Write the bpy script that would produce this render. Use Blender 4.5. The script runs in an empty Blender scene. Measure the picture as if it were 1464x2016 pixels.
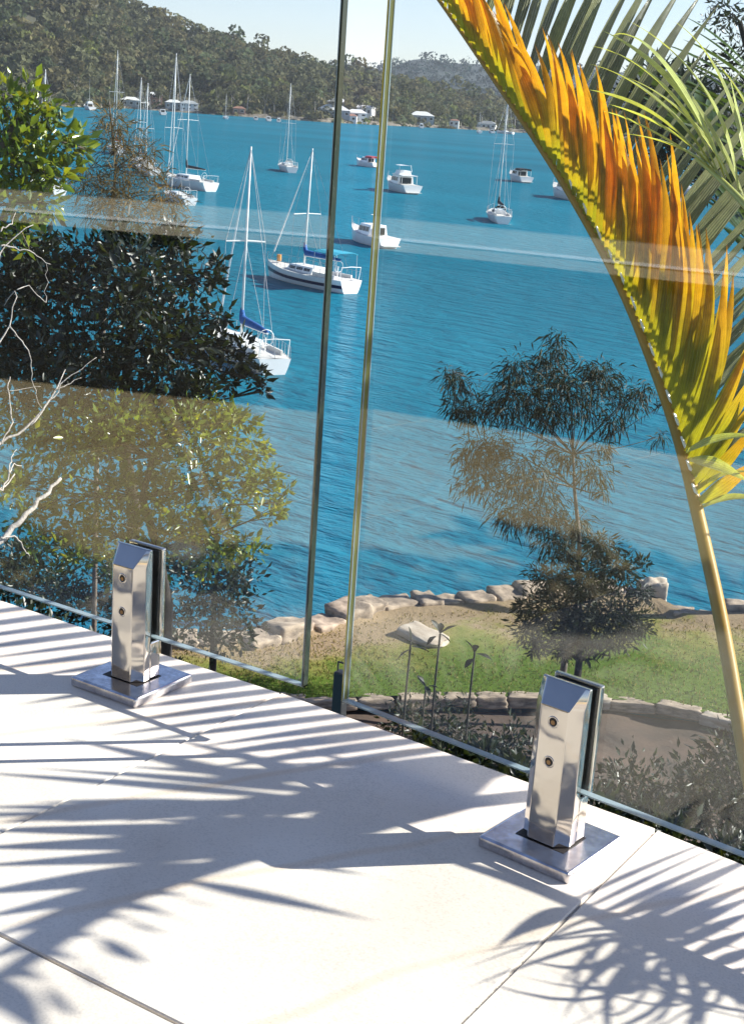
import bpy, bmesh, math, random
import numpy as np
from mathutils import Vector, Matrix, noise
from math import radians as R, sin, cos, pi

random.seed(7); rng = np.random.default_rng(7)
scene = bpy.context.scene
COL = scene.collection

# ------------------------------------------------------------------ camera, sky, sun, exposure
IW, IH, F = 1464.0, 2016.0, 2810.42
YAW, PIT, ROL = -0.5563, 0.2763, 0.0697
CAM = np.array([0.0, -1.1875, 0.6673])
fw = np.array([sin(YAW)*cos(PIT), cos(YAW)*cos(PIT), -sin(PIT)])
r0 = np.array([cos(YAW), -sin(YAW), 0.0]); u0 = np.cross(r0, fw)
rt = r0*cos(ROL)+u0*sin(ROL); up = -r0*sin(ROL)+u0*cos(ROL)
cd = bpy.data.cameras.new('camera'); cam = bpy.data.objects.new('camera', cd); COL.objects.link(cam)
cd.sensor_fit = 'HORIZONTAL'; cd.sensor_width = 36; cd.lens = F/IW*36
cd.clip_start = 0.05; cd.clip_end = 30000
cam.matrix_world = Matrix(((rt[0], up[0], -fw[0], CAM[0]), (rt[1], up[1], -fw[1], CAM[1]), (rt[2], up[2], -fw[2], CAM[2]), (0, 0, 0, 1)))
cd.dof.use_dof = False
scene.camera = cam

SUN = np.array([0.617, 0.591, 0.515]); SUN /= np.linalg.norm(SUN)
SEL = math.asin(SUN[2]); SAZ = math.atan2(SUN[0], SUN[1])
world = bpy.data.worlds.new('World'); scene.world = world; world.use_nodes = True
wn = world.node_tree.nodes; wl = world.node_tree.links
sky = wn.new('ShaderNodeTexSky'); sky.sky_type = 'NISHITA'; sky.sun_disc = False
sky.sun_elevation = SEL; sky.sun_rotation = SAZ; sky.air_density = 0.95; sky.dust_density = 0.2; sky.ozone_density = 2.2
bg = wn['Background']; bg.inputs['Strength'].default_value = 0.070
wb = wn.new('ShaderNodeMix'); wb.data_type = 'RGBA'; wb.blend_type = 'MULTIPLY'; wb.inputs['Factor'].default_value = 1; wb.inputs['B'].default_value = (1.02, .965, 1.06, 1)
wl.new(sky.outputs[0], wb.inputs['A']); wl.new(wb.outputs['Result'], bg.inputs['Color'])
sl = bpy.data.lights.new('sun', 'SUN'); sl.energy = 5.0; sl.angle = R(0.38); sl.color = (1.0, 0.955, 0.89)
so = bpy.data.objects.new('sun', sl); COL.objects.link(so)
so.rotation_euler = Vector(SUN).to_track_quat('Z', 'Y').to_euler(); so.location = (20, 20, 20)
scene.view_settings.view_transform = 'Standard'; scene.view_settings.look = 'None'
scene.view_settings.exposure = 1.38; scene.view_settings.gamma = 1.0; scene.view_settings.use_curve_mapping = False
scene.render.engine = 'CYCLES'
cy = scene.cycles
cy.use_denoising = True
cy.max_bounces = 8; cy.transparent_max_bounces = 24; cy.glossy_bounces = 4; cy.diffuse_bounces = 3
cy.transmission_bounces = 4; cy.caustics_reflective = True; cy.sample_clamp_indirect = 6

# ------------------------------------------------------------------ pixel to place (source pixels of the 1464 x 2016 frame)
def ray(x, y):
    d = fw+(x-IW/2)/F*rt-(y-IH/2)/F*up
    return d/np.linalg.norm(d)
def at(x, y, dist): return CAM+ray(x, y)*dist
def onz(x, y, z):
    d = ray(x, y); return CAM+d*((z-CAM[2])/d[2])
def hor(x, y, r):
    d = ray(x, y); return CAM+d*(r/math.hypot(d[0], d[1]))
def pxm(dist): return dist/F
def nrm(v): v = np.asarray(v, float); return v/max(np.linalg.norm(v), 1e-9)

# ------------------------------------------------------------------ materials
def new_mat(name):
    m = bpy.data.materials.new(name); m.use_nodes = True
    return m, m.node_tree.nodes, m.node_tree.links
def nd(n, t, **k):
    o = n.new(t)
    for a, b in k.items():
        if a in o.inputs: o.inputs[a].default_value = b
        else: setattr(o, a, b)
    return o
def rgba(c): return (c[0], c[1], c[2], 1)
def mat(name, col, rough=.5, metal=0, var=.25, scale=8, bump=0, bscale=40, spec=.5, col2=None):
    m, n, l = new_mat(name); b = n['Principled BSDF']
    b.inputs['Roughness'].default_value = rough; b.inputs['Metallic'].default_value = metal
    b.inputs['Specular IOR Level'].default_value = spec
    tc = nd(n, 'ShaderNodeTexCoord'); nz = nd(n, 'ShaderNodeTexNoise', Scale=scale, Detail=5.0)
    l.new(tc.outputs['Object'], nz.inputs['Vector'])
    rp = nd(n, 'ShaderNodeValToRGB')
    c2 = col2 or tuple(c*(1-var) for c in col)
    rp.color_ramp.elements[0].color = rgba(c2); rp.color_ramp.elements[1].color = rgba(col)
    rp.color_ramp.elements[0].position = .3; rp.color_ramp.elements[1].position = .7
    l.new(nz.outputs['Fac'], rp.inputs['Fac']); l.new(rp.outputs['Color'], b.inputs['Base Color'])
    if bump:
        nb = nd(n, 'ShaderNodeTexNoise', Scale=bscale, Detail=6.0); l.new(tc.outputs['Object'], nb.inputs['Vector'])
        bp = nd(n, 'ShaderNodeBump', Strength=bump, Distance=.01); l.new(nb.outputs['Fac'], bp.inputs['Height']); l.new(bp.outputs[0], b.inputs['Normal'])
    return m
def leaf_mat(name, col, trans=.35, rough=.4, spec=.5, tcol=None, palm=False):
    m, n, l = new_mat(name); b = n['Principled BSDF']; out = n['Material Output']
    at_ = nd(n, 'ShaderNodeAttribute', attribute_name='tint')
    mx = nd(n, 'ShaderNodeMix', data_type='RGBA', blend_type='MULTIPLY'); mx.inputs['Factor'].default_value = 1
    mx.inputs['A'].default_value = rgba(col); l.new(at_.outputs['Color'], mx.inputs['B'])
    l.new(mx.outputs['Result'], b.inputs['Base Color']); b.inputs['Roughness'].default_value = rough
    b.inputs['Specular IOR Level'].default_value = spec
    fin = None
    if palm:
        ri = nd(n, 'ShaderNodeAttribute', attribute_name='rib'); mu = nd(n, 'ShaderNodeMath', operation='MULTIPLY'); l.new(ri.outputs['Fac'], mu.inputs[0]); mu.inputs[1].default_value = 17
        sn = nd(n, 'ShaderNodeMath', operation='SINE'); l.new(mu.outputs[0], sn.inputs[0])
        te = nd(n, 'ShaderNodeTexCoord'); no = nd(n, 'ShaderNodeTexNoise', Scale=26.0, Detail=6.0, Roughness=.7); l.new(te.outputs['Object'], no.inputs['Vector'])
        r1 = nd(n, 'ShaderNodeMapRange'); l.new(no.outputs['Fac'], r1.inputs['Value']); r1.inputs['From Min'].default_value = .3; r1.inputs['From Max'].default_value = .62; r1.inputs['To Min'].default_value = .72; r1.inputs['To Max'].default_value = 1.2
        r2 = nd(n, 'ShaderNodeMath', operation='MULTIPLY_ADD'); l.new(sn.outputs[0], r2.inputs[0]); r2.inputs[1].default_value = .10; r2.inputs[2].default_value = .95
        fin = nd(n, 'ShaderNodeMath', operation='MULTIPLY'); l.new(r1.outputs[0], fin.inputs[0]); l.new(r2.outputs[0], fin.inputs[1])
        mz = nd(n, 'ShaderNodeMix', data_type='RGBA', blend_type='MULTIPLY'); mz.inputs['Factor'].default_value = 1; l.new(mx.outputs['Result'], mz.inputs['A']); l.new(fin.outputs[0], mz.inputs['B']); l.new(mz.outputs['Result'], b.inputs['Base Color'])
        bp = nd(n, 'ShaderNodeBump', Strength=.5, Distance=.002); l.new(sn.outputs[0], bp.inputs['Height']); l.new(bp.outputs[0], b.inputs['Normal'])
    tr = nd(n, 'ShaderNodeBsdfTranslucent')
    mt = nd(n, 'ShaderNodeMix', data_type='RGBA', blend_type='MULTIPLY'); mt.inputs['Factor'].default_value = 1
    mt.inputs['A'].default_value = rgba(tcol or col); l.new(at_.outputs['Color'], mt.inputs['B']); l.new(mt.outputs['Result'], tr.inputs['Color'])
    if fin:
        mq = nd(n, 'ShaderNodeMix', data_type='RGBA', blend_type='MULTIPLY'); mq.inputs['Factor'].default_value = 1; l.new(mt.outputs['Result'], mq.inputs['A']); l.new(fin.outputs[0], mq.inputs['B']); l.new(mq.outputs['Result'], tr.inputs['Color'])
    ms = nd(n, 'ShaderNodeMixShader'); ms.inputs[0].default_value = trans
    l.new(b.outputs[0], ms.inputs[1]); l.new(tr.outputs[0], ms.inputs[2]); l.new(ms.outputs[0], out.inputs['Surface'])
    return m

def glass_mat():
    m, n, l = new_mat('clear_glass'); out = n['Material Output']; n.remove(n['Principled BSDF'])
    ge = nd(n, 'ShaderNodeNewGeometry')
    dp = nd(n, 'ShaderNodeVectorMath', operation='DOT_PRODUCT'); l.new(ge.outputs['Incoming'], dp.inputs[0]); l.new(ge.outputs['Normal'], dp.inputs[1])
    ab = nd(n, 'ShaderNodeMath', operation='ABSOLUTE'); l.new(dp.outputs['Value'], ab.inputs[0])
    om = nd(n, 'ShaderNodeMath', operation='SUBTRACT'); om.inputs[0].default_value = 1; l.new(ab.outputs[0], om.inputs[1])
    pw = nd(n, 'ShaderNodeMath', operation='POWER'); l.new(om.outputs[0], pw.inputs[0]); pw.inputs[1].default_value = 5
    ma = nd(n, 'ShaderNodeMath', operation='MULTIPLY_ADD'); l.new(pw.outputs[0], ma.inputs[0]); ma.inputs[1].default_value = .95; ma.inputs[2].default_value = .064
    tr = nd(n, 'ShaderNodeBsdfTransparent', Color=(.965, .985, .975, 1))
    gl = nd(n, 'ShaderNodeBsdfGlossy', Roughness=0.0)
    mx = nd(n, 'ShaderNodeMixShader'); l.new(ma.outputs[0], mx.inputs[0]); l.new(tr.outputs[0], mx.inputs[1]); l.new(gl.outputs[0], mx.inputs[2])
    # a thin film of dust and dried water spots, thicker near the bottom edge
    tc = nd(n, 'ShaderNodeTexCoord'); vo = nd(n, 'ShaderNodeTexVoronoi', Scale=95.0); l.new(tc.outputs['Object'], vo.inputs['Vector'])
    sp = nd(n, 'ShaderNodeMapRange'); l.new(vo.outputs['Distance'], sp.inputs['Value'])
    sp.inputs['From Min'].default_value = .06; sp.inputs['From Max'].default_value = .16; sp.inputs['To Min'].default_value = .22; sp.inputs['To Max'].default_value = 0
    nz = nd(n, 'ShaderNodeTexNoise', Scale=9.0, Detail=6.0); l.new(tc.outputs['Object'], nz.inputs['Vector'])
    nr = nd(n, 'ShaderNodeMapRange'); l.new(nz.outputs['Fac'], nr.inputs['Value'])
    nr.inputs['From Min'].default_value = .45; nr.inputs['From Max'].default_value = .75; nr.inputs['To Min'].default_value = 0; nr.inputs['To Max'].default_value = 1
    sx = nd(n, 'ShaderNodeSeparateXYZ'); l.new(tc.outputs['Object'], sx.inputs[0])
    zr = nd(n, 'ShaderNodeMapRange'); l.new(sx.outputs['Z'], zr.inputs['Value'])
    zr.inputs['From Min'].default_value = .05; zr.inputs['From Max'].default_value = .4; zr.inputs['To Min'].default_value = 1; zr.inputs['To Max'].default_value = .12
    m1 = nd(n, 'ShaderNodeMath', operation='MULTIPLY'); l.new(sp.outputs[0], m1.inputs[0]); l.new(nr.outputs[0], m1.inputs[1])
    a1 = nd(n, 'ShaderNodeMath', operation='MULTIPLY_ADD'); l.new(nr.outputs[0], a1.inputs[0]); a1.inputs[1].default_value = .007; l.new(m1.outputs[0], a1.inputs[2])
    m2 = nd(n, 'ShaderNodeMath', operation='MULTIPLY'); l.new(a1.outputs[0], m2.inputs[0]); l.new(zr.outputs[0], m2.inputs[1])
    df = nd(n, 'ShaderNodeBsdfDiffuse', Color=(.7, .7, .68, 1))
    m3 = nd(n, 'ShaderNodeMixShader'); l.new(m2.outputs[0], m3.inputs[0]); l.new(mx.outputs[0], m3.inputs[1]); l.new(df.outputs[0], m3.inputs[2])
    l.new(m3.outputs[0], out.inputs['Surface'])
    return m

def edge_mat(name, col, tc, tf=.4):
    m, n, l = new_mat(name); b = n['Principled BSDF']; out = n['Material Output']
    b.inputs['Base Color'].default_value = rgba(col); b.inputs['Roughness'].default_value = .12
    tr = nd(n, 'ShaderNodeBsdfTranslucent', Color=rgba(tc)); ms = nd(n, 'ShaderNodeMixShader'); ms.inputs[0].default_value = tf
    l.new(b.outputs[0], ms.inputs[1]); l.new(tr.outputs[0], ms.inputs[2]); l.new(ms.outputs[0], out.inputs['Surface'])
    return m

def steel_mat():
    m, n, l = new_mat('polished_steel'); b = n['Principled BSDF']
    b.inputs['Base Color'].default_value = (.58, .54, .49, 1); b.inputs['Metallic'].default_value = 1
    tc = nd(n, 'ShaderNodeTexCoord')
    nz = nd(n, 'ShaderNodeTexNoise', Scale=70.0, Detail=5.0); l.new(tc.outputs['Object'], nz.inputs['Vector'])
    rr = nd(n, 'ShaderNodeMapRange'); l.new(nz.outputs['Fac'], rr.inputs['Value']); rr.inputs['To Min'].default_value = .02; rr.inputs['To Max'].default_value = .16
    l.new(rr.outputs[0], b.inputs['Roughness'])
    nb = nd(n, 'ShaderNodeTexNoise', Scale=28.0, Detail=1.0); l.new(tc.outputs['Object'], nb.inputs['Vector'])
    bp = nd(n, 'ShaderNodeBump', Strength=.22, Distance=.006); l.new(nb.outputs['Fac'], bp.inputs['Height']); l.new(bp.outputs[0], b.inputs['Normal'])
    return m
def plate_mat():
    m, n, l = new_mat('brushed_steel_plate'); b = n['Principled BSDF']; b.inputs['Metallic'].default_value = 1
    tc = nd(n, 'ShaderNodeTexCoord')
    nz = nd(n, 'ShaderNodeTexNoise', Scale=60.0, Detail=8.0, Roughness=.75); l.new(tc.outputs['Object'], nz.inputs['Vector'])
    rp = nd(n, 'ShaderNodeValToRGB'); rp.color_ramp.elements[0].color = (.42, .40, .42, 1); rp.color_ramp.elements[1].color = (.74, .72, .73, 1)
    rp.color_ramp.elements[0].position = .38; rp.color_ramp.elements[1].position = .62
    l.new(nz.outputs['Fac'], rp.inputs['Fac']); l.new(rp.outputs['Color'], b.inputs['Base Color'])
    rr = nd(n, 'ShaderNodeMapRange'); l.new(nz.outputs['Fac'], rr.inputs['Value']); rr.inputs['To Min'].default_value = .34; rr.inputs['To Max'].default_value = .12
    l.new(rr.outputs[0], b.inputs['Roughness'])
    return m

def stone_tile_mat(name='sandstone_paver', ca=(.56, .49, .41), cb=(.70, .64, .56)):
    m, n, l = new_mat(name); b = n['Principled BSDF']; b.inputs['Roughness'].default_value = .62; b.inputs['Specular IOR Level'].default_value = .3
    tc = nd(n, 'ShaderNodeNewGeometry')
    n1 = nd(n, 'ShaderNodeTexNoise', Scale=2.6, Detail=8.0, Distortion=1.2); l.new(tc.outputs['Position'], n1.inputs['Vector'])
    rp = nd(n, 'ShaderNodeValToRGB'); rp.color_ramp.elements[0].color = rgba(ca); rp.color_ramp.elements[1].color = rgba(cb)
    rp.color_ramp.elements[0].position = .25; rp.color_ramp.elements[1].position = .62
    l.new(n1.outputs['Fac'], rp.inputs['Fac'])
    mp = nd(n, 'ShaderNodeMapping'); mp.inputs['Rotation'].default_value = (0, 0, R(28)); l.new(tc.outputs['Position'], mp.inputs['Vector'])
    wv = nd(n, 'ShaderNodeTexWave', Scale=1.7, Distortion=3.2, Detail=3.0); wv.inputs['Detail Scale'].default_value = .8; l.new(mp.outputs[0], wv.inputs['Vector'])
    vr = nd(n, 'ShaderNodeMapRange'); l.new(wv.outputs['Fac'], vr.inputs['Value']); vr.inputs['From Min'].default_value = .985; vr.inputs['From Max'].default_value = 1.0; vr.inputs['To Max'].default_value = .55
    n3 = nd(n, 'ShaderNodeTexNoise', Scale=3.0, Detail=3.0); l.new(tc.outputs['Position'], n3.inputs['Vector'])
    vm = nd(n, 'ShaderNodeMath', operation='MULTIPLY'); l.new(vr.outputs[0], vm.inputs[0]); l.new(n3.outputs['Fac'], vm.inputs[1])
    mx = nd(n, 'ShaderNodeMix', data_type='RGBA'); l.new(vm.outputs[0], mx.inputs['Factor']); l.new(rp.outputs['Color'], mx.inputs['A']); mx.inputs['B'].default_value = (.52, .34, .18, 1)
    n4 = nd(n, 'ShaderNodeTexNoise', Scale=420.0, Detail=2.0); l.new(tc.outputs['Position'], n4.inputs['Vector'])
    n5 = nd(n, 'ShaderNodeTexNoise', Scale=11.0, Detail=6.0, Roughness=.7); l.new(tc.outputs['Position'], n5.inputs['Vector'])
    sa = nd(n, 'ShaderNodeMath', operation='MULTIPLY_ADD'); l.new(n5.outputs['Fac'], sa.inputs[0]); sa.inputs[1].default_value = .55; l.new(n4.outputs['Fac'], sa.inputs[2])
    sr = nd(n, 'ShaderNodeMapRange'); l.new(sa.outputs[0], sr.inputs['Value']); sr.inputs['From Min'].default_value = .55; sr.inputs['From Max'].default_value = .8; sr.inputs['To Min'].default_value = .87; sr.inputs['To Max'].default_value = 1.02
    sm = nd(n, 'ShaderNodeMix', data_type='RGBA', blend_type='MULTIPLY'); sm.inputs['Factor'].default_value = 1; l.new(mx.outputs['Result'], sm.inputs['A']); l.new(sr.outputs[0], sm.inputs['B'])
    oi = nd(n, 'ShaderNodeObjectInfo'); orr = nd(n, 'ShaderNodeMapRange'); l.new(oi.outputs['Random'], orr.inputs['Value']); orr.inputs['To Min'].default_value = .93; orr.inputs['To Max'].default_value = 1.03
    sm2 = nd(n, 'ShaderNodeMix', data_type='RGBA', blend_type='MULTIPLY'); sm2.inputs['Factor'].default_value = 1; l.new(sm.outputs['Result'], sm2.inputs['A']); l.new(orr.outputs[0], sm2.inputs['B']); l.new(sm2.outputs['Result'], b.inputs['Base Color'])
    n2 = nd(n, 'ShaderNodeTexNoise', Scale=180.0, Detail=4.0); l.new(tc.outputs['Position'], n2.inputs['Vector'])
    bp = nd(n, 'ShaderNodeBump', Strength=.12, Distance=.002); l.new(n2.outputs['Fac'], bp.inputs['Height']); l.new(bp.outputs[0], b.inputs['Normal'])
    return m

def water_mat():
    m, n, l = new_mat('bay_water'); out = n['Material Output']; b = n['Principled BSDF']
    ge = nd(n, 'ShaderNodeNewGeometry')
    n0 = nd(n, 'ShaderNodeTexNoise', Scale=.012, Detail=4.0); 
    mp0 = nd(n, 'ShaderNodeMapping'); mp0.inputs['Rotation'].default_value = (0, 0, R(-35)); mp0.inputs['Scale'].default_value = (.35, 1.4, 1)
    l.new(ge.outputs['Position'], mp0.inputs['Vector']); l.new(mp0.outputs[0], n0.inputs['Vector'])
    rp = nd(n, 'ShaderNodeValToRGB'); rp.color_ramp.elements[0].color = (.003, .106, .162, 1); rp.color_ramp.elements[1].color = (.005, .150, .224, 1)
    rp.color_ramp.elements[0].position = .35; rp.color_ramp.elements[1].position = .65
    l.new(n0.outputs['Fac'], rp.inputs['Fac']); l.new(rp.outputs['Color'], b.inputs['Base Color'])
    b.inputs['Roughness'].default_value = .5; b.inputs['Specular IOR Level'].default_value = 0
    gl = nd(n, 'ShaderNodeBsdfGlossy', Roughness=.08); fr = nd(n, 'ShaderNodeFresnel', IOR=1.33)
    fm = nd(n, 'ShaderNodeMath', operation='MULTIPLY'); fm.inputs[1].default_value = .17; l.new(fr.outputs[0], fm.inputs[0])
    ms = nd(n, 'ShaderNodeMixShader'); l.new(fm.outputs[0], ms.inputs[0]); l.new(b.outputs[0], ms.inputs[1]); l.new(gl.outputs[0], ms.inputs[2]); l.new(ms.outputs[0], out.inputs['Surface'])
    mp = nd(n, 'ShaderNodeMapping'); mp.inputs['Rotation'].default_value = (0, 0, R(-33)); mp.inputs['Scale'].default_value = (.55, 1.5, 1)
    l.new(ge.outputs['Position'], mp.inputs['Vector'])
    a = nd(n, 'ShaderNodeTexNoise', Scale=.55, Detail=3.0, Roughness=.55, Distortion=.4); l.new(mp.outputs[0], a.inputs['Vector'])
    c = nd(n, 'ShaderNodeTexNoise', Scale=2.3, Detail=4.0, Roughness=.6); l.new(mp.outputs[0], c.inputs['Vector'])
    ad = nd(n, 'ShaderNodeMath', operation='MULTIPLY_ADD'); l.new(c.outputs['Fac'], ad.inputs[0]); ad.inputs[1].default_value = .28; l.new(a.outputs['Fac'], ad.inputs[2])
    bp = nd(n, 'ShaderNodeBump', Strength=1.0, Distance=.55); l.new(ad.outputs[0], bp.inputs['Height'])
    for k in (b, gl, fr): l.new(bp.outputs[0], k.inputs['Normal'])
    return m

def grass_ground_mat():
    m, n, l = new_mat('dry_lawn'); b = n['Principled BSDF']; b.inputs['Roughness'].default_value = .9; b.inputs['Specular IOR Level'].default_value = .1
    ge = nd(n, 'ShaderNodeNewGeometry'); at_ = nd(n, 'ShaderNodeAttribute', attribute_name='tint')
    nz = nd(n, 'ShaderNodeTexNoise', Scale=.8, Detail=8.0, Roughness=.7); l.new(ge.outputs['Position'], nz.inputs['Vector'])
    ad = nd(n, 'ShaderNodeMath', operation='ADD'); l.new(nz.outputs['Fac'], ad.inputs[0]); l.new(at_.outputs['Fac'], ad.inputs[1])
    rp = nd(n, 'ShaderNodeValToRGB'); e = rp.color_ramp.elements
    e[0].position = .62; e[0].color = (.085, .135, .016, 1); e[1].position = 1.15; e[1].color = (.29, .215, .13, 1)
    x = e.new(.85); x.color = (.20, .19, .05, 1)
    l.new(ad.outputs[0], rp.inputs['Fac'])
    n2 = nd(n, 'ShaderNodeTexNoise', Scale=14.0, Detail=6.0, Roughness=.8); l.new(ge.outputs['Position'], n2.inputs['Vector'])
    r2 = nd(n, 'ShaderNodeMapRange'); l.new(n2.outputs['Fac'], r2.inputs['Value']); r2.inputs['From Min'].default_value = .3; r2.inputs['From Max'].default_value = .7; r2.inputs['To Min'].default_value = .65; r2.inputs['To Max'].default_value = 1.15
    mx = nd(n, 'ShaderNodeMix', data_type='RGBA', blend_type='MULTIPLY'); mx.inputs['Factor'].default_value = 1
    l.new(rp.outputs['Color'], mx.inputs['A']); l.new(r2.outputs[0], mx.inputs['B']); l.new(mx.outputs['Result'], b.inputs['Base Color'])
    bp = nd(n, 'ShaderNodeBump', Strength=.8, Distance=.05); l.new(n2.outputs['Fac'], bp.inputs['Height']); l.new(bp.outputs[0], b.inputs['Normal'])
    return m

M = {}
M['glass'] = glass_mat()
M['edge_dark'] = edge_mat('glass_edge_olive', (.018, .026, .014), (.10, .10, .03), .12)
M['edge_gold'] = edge_mat('glass_edge_gold', (.12, .14, .07), (.62, .56, .16), .55)  # same glass as the olive edge; light passing through is painted gold
M['edge_low'] = edge_mat('glass_edge_bottom', (.30, .38, .42), (.45, .53, .57), .30)  # pale colour carries the highlight along the bottom edge
M['steel'] = steel_mat(); M['plate'] = plate_mat()
M['gasket'] = mat('black_rubber', (.010, .010, .010), .55, var=.3)
M['brass'] = mat('screw_metal', (.30, .19, .10), .3, 1, scale=200)
M['hole_shade'] = mat('recess_shade', (.012, .009, .008), .6)  # flat dark faces painted in place of shade inside the recesses
M['tile'] = stone_tile_mat(); M['tile_warm'] = stone_tile_mat('reflection_tint_paver', (.68, .50, .26), (.84, .66, .38))  # warm pavers lie out of view, coloured to tint and brighten their reflection
M['grout'] = mat('grey_grout', (.46, .42, .37), .9, scale=60, bump=.5, bscale=300)
M['concrete'] = mat('concrete', (.16, .145, .125), .9, scale=12, bump=.5, bscale=60)
M['wall_dark'] = mat('dark_wall_glass', (.012, .011, .010), .5, scale=2)
M['rail'] = mat('cream_rail', (.40, .36, .28), .5, scale=5)
M['water'] = water_mat()
M['lawn'] = grass_ground_mat()
M['soil'] = mat('garden_soil', (.085, .052, .034), .95, scale=1.3, bump=1, bscale=10, col2=(.03, .022, .015))
M['shore'] = mat('bush_floor', (.075, .07, .045), .95, scale=.05, col2=(.05, .05, .03))
M['far_floor'] = mat('far_bush_floor', (.03, .045, .045), .95, scale=.05)  # blue of distance haze put into the ground colour
M['sandstone'] = mat('sandstone_block', (.42, .33, .24), .9, scale=3.4, bump=1, bscale=14, col2=(.12, .09, .065))
M['sandstone_pale'] = mat('pale_sandstone', (.46, .40, .32), .9, scale=2.5, bump=1, bscale=9, col2=(.30, .24, .18))
M['gel'] = mat('white_gelcoat', (.78, .78, .77), .25, var=.06, scale=1.2)
M['deckw'] = mat('boat_deck', (.62, .60, .56), .55, var=.15, scale=4)
M['navy'] = mat('navy_paint', (.012, .02, .07), .3)
M['blue_canvas'] = mat('blue_canvas', (.012, .10, .33), .8, scale=3)
M['aqua_canvas'] = mat('aqua_canvas', (.02, .30, .42), .8, scale=3)
M['black_canvas'] = mat('black_canvas', (.015, .018, .028), .8)
M['red_canvas'] = mat('red_canvas', (.42, .05, .07), .8)
M['tint_glass'] = mat('dark_window', (.02, .025, .03), .12)
M['alu'] = mat('white_spar', (.72, .72, .70), .35, var=.05)
M['wire'] = mat('rigging_wire', (.42, .43, .45), .4)
M['rubber'] = mat('orange_fender', (.7, .30, .08), .6)
M['bark'] = mat('grey_bark', (.17, .14, .11), .95, scale=9, bump=.8, bscale=40, col2=(.09, .07, .055))
M['bark_dark'] = mat('dark_bark', (.03, .024, .019), .95, scale=9, bump=.8, bscale=40)
M['bark_pale'] = mat('pale_gum_bark', (.42, .38, .33), .9, scale=.5, col2=(.25, .21, .17))
M['dead'] = mat('bleached_dead_wood', (.48, .44, .40), .85, scale=14, bump=.6, bscale=60, col2=(.28, .24, .21))
M['rachis'] = mat('golden_palm_stem', (.34, .18, .012), .5, scale=14, spec=.3, col2=(.26, .16, .02))
M['stem'] = mat('sapling_stem', (.02, .018, .012), .9)
M['black_post'] = mat('black_plastic', (.012, .012, .013), .5)
M['roof_w'] = mat('pale_roof', (.60, .60, .58), .6, var=.1, scale=.3)
M['roof_r'] = mat('tile_roof', (.26, .13, .09), .8, scale=.4)
M['hwall_w'] = mat('white_render', (.72, .70, .66), .8, var=.1, scale=.3)
M['hwall_g'] = mat('grey_weatherboard', (.30, .32, .33), .8, scale=.3)
M['hwall_b'] = mat('brick_wall', (.32, .19, .14), .9, scale=.3)
M['lf_bright'] = leaf_mat('glossy_green_leaf', (.085, .135, .016), .32, .28, .6, (.20, .26, .015))
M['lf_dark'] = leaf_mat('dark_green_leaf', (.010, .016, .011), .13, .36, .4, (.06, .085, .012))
M['lf_olive'] = leaf_mat('olive_leaf', (.075, .115, .016), .34, .30, .5, (.18, .235, .016))
M['lf_casu'] = leaf_mat('casuarina_needle', (.105, .08, .035), .3, .6, .15, (.17, .12, .03))
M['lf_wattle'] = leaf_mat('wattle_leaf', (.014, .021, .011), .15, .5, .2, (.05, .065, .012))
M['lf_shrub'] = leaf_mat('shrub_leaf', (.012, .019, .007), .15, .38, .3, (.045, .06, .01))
M['lf_gum'] = leaf_mat('gum_leaf', (.055, .062, .034), .3, .5, .3, (.10, .11, .04))
M['lf_forest'] = leaf_mat('forest_crown', (.118, .120, .064), .36, .8, .05)
M['lf_far'] = leaf_mat('far_forest_crown', (.028, .048, .046), .2, .8, .05)  # blue of distance haze put into the crown colour
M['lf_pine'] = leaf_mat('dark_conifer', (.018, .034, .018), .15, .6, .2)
M['lf_grass'] = leaf_mat('grass_blade', (.13, .145, .03), .35, .6, .2)
M['palm_gold'] = leaf_mat('golden_palm_leaf', (.40, .25, .02), .60, .34, .45, (.66, .33, .010), palm=True)
M['palm_grey'] = leaf_mat('grey_green_palm_leaf', (.17, .175, .075), .34, .24, .9, (.30, .29, .05), palm=True)
M['palm_lime'] = leaf_mat('lime_palm_leaf', (.46, .50, .17), .35, .25, .9, (.62, .62, .06), palm=True)
M['palm_green'] = leaf_mat('green_palm_leaf', (.05, .085, .02), .25, .35, .5, (.10, .16, .02), palm=True)
M['sap_leaf'] = leaf_mat('sapling_leaf', (.012, .015, .008), .1, .5, .2)

# ------------------------------------------------------------------ object helpers
def tag(o, label=None, cat=None, group=None, kind=None):
    if label: o['label'] = label
    if cat: o['category'] = cat
    if group: o['group'] = group
    if kind: o['kind'] = kind
    return o
def empty(name, loc, label, cat, group=None, rz=0.0):
    o = bpy.data.objects.new(name, None); COL.objects.link(o)
    o.empty_display_size = .2; o.location = tuple(loc); o.rotation_euler = (0, 0, rz)
    return tag(o, label, cat, group)
def link(name, me, parent=None, m=None, world=True, loc=None):
    o = bpy.data.objects.new(name, me); COL.objects.link(o)
    if m and not me.materials: me.materials.append(m)
    if parent is not None:
        o.parent = parent
        if world: o.matrix_parent_inverse = pinv(parent)
    if loc is not None: o.location = tuple(loc)
    return o
def pinv(p):
    mw = Matrix.Identity(4); q = p; chain = []
    while q is not None: chain.append(q); q = q.parent
    for q in reversed(chain):
        mw = mw @ (q.matrix_parent_inverse if q.parent else Matrix.Identity(4)) @ Matrix.LocRotScale(q.location, q.rotation_euler, q.scale)
    return mw.inverted()
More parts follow.
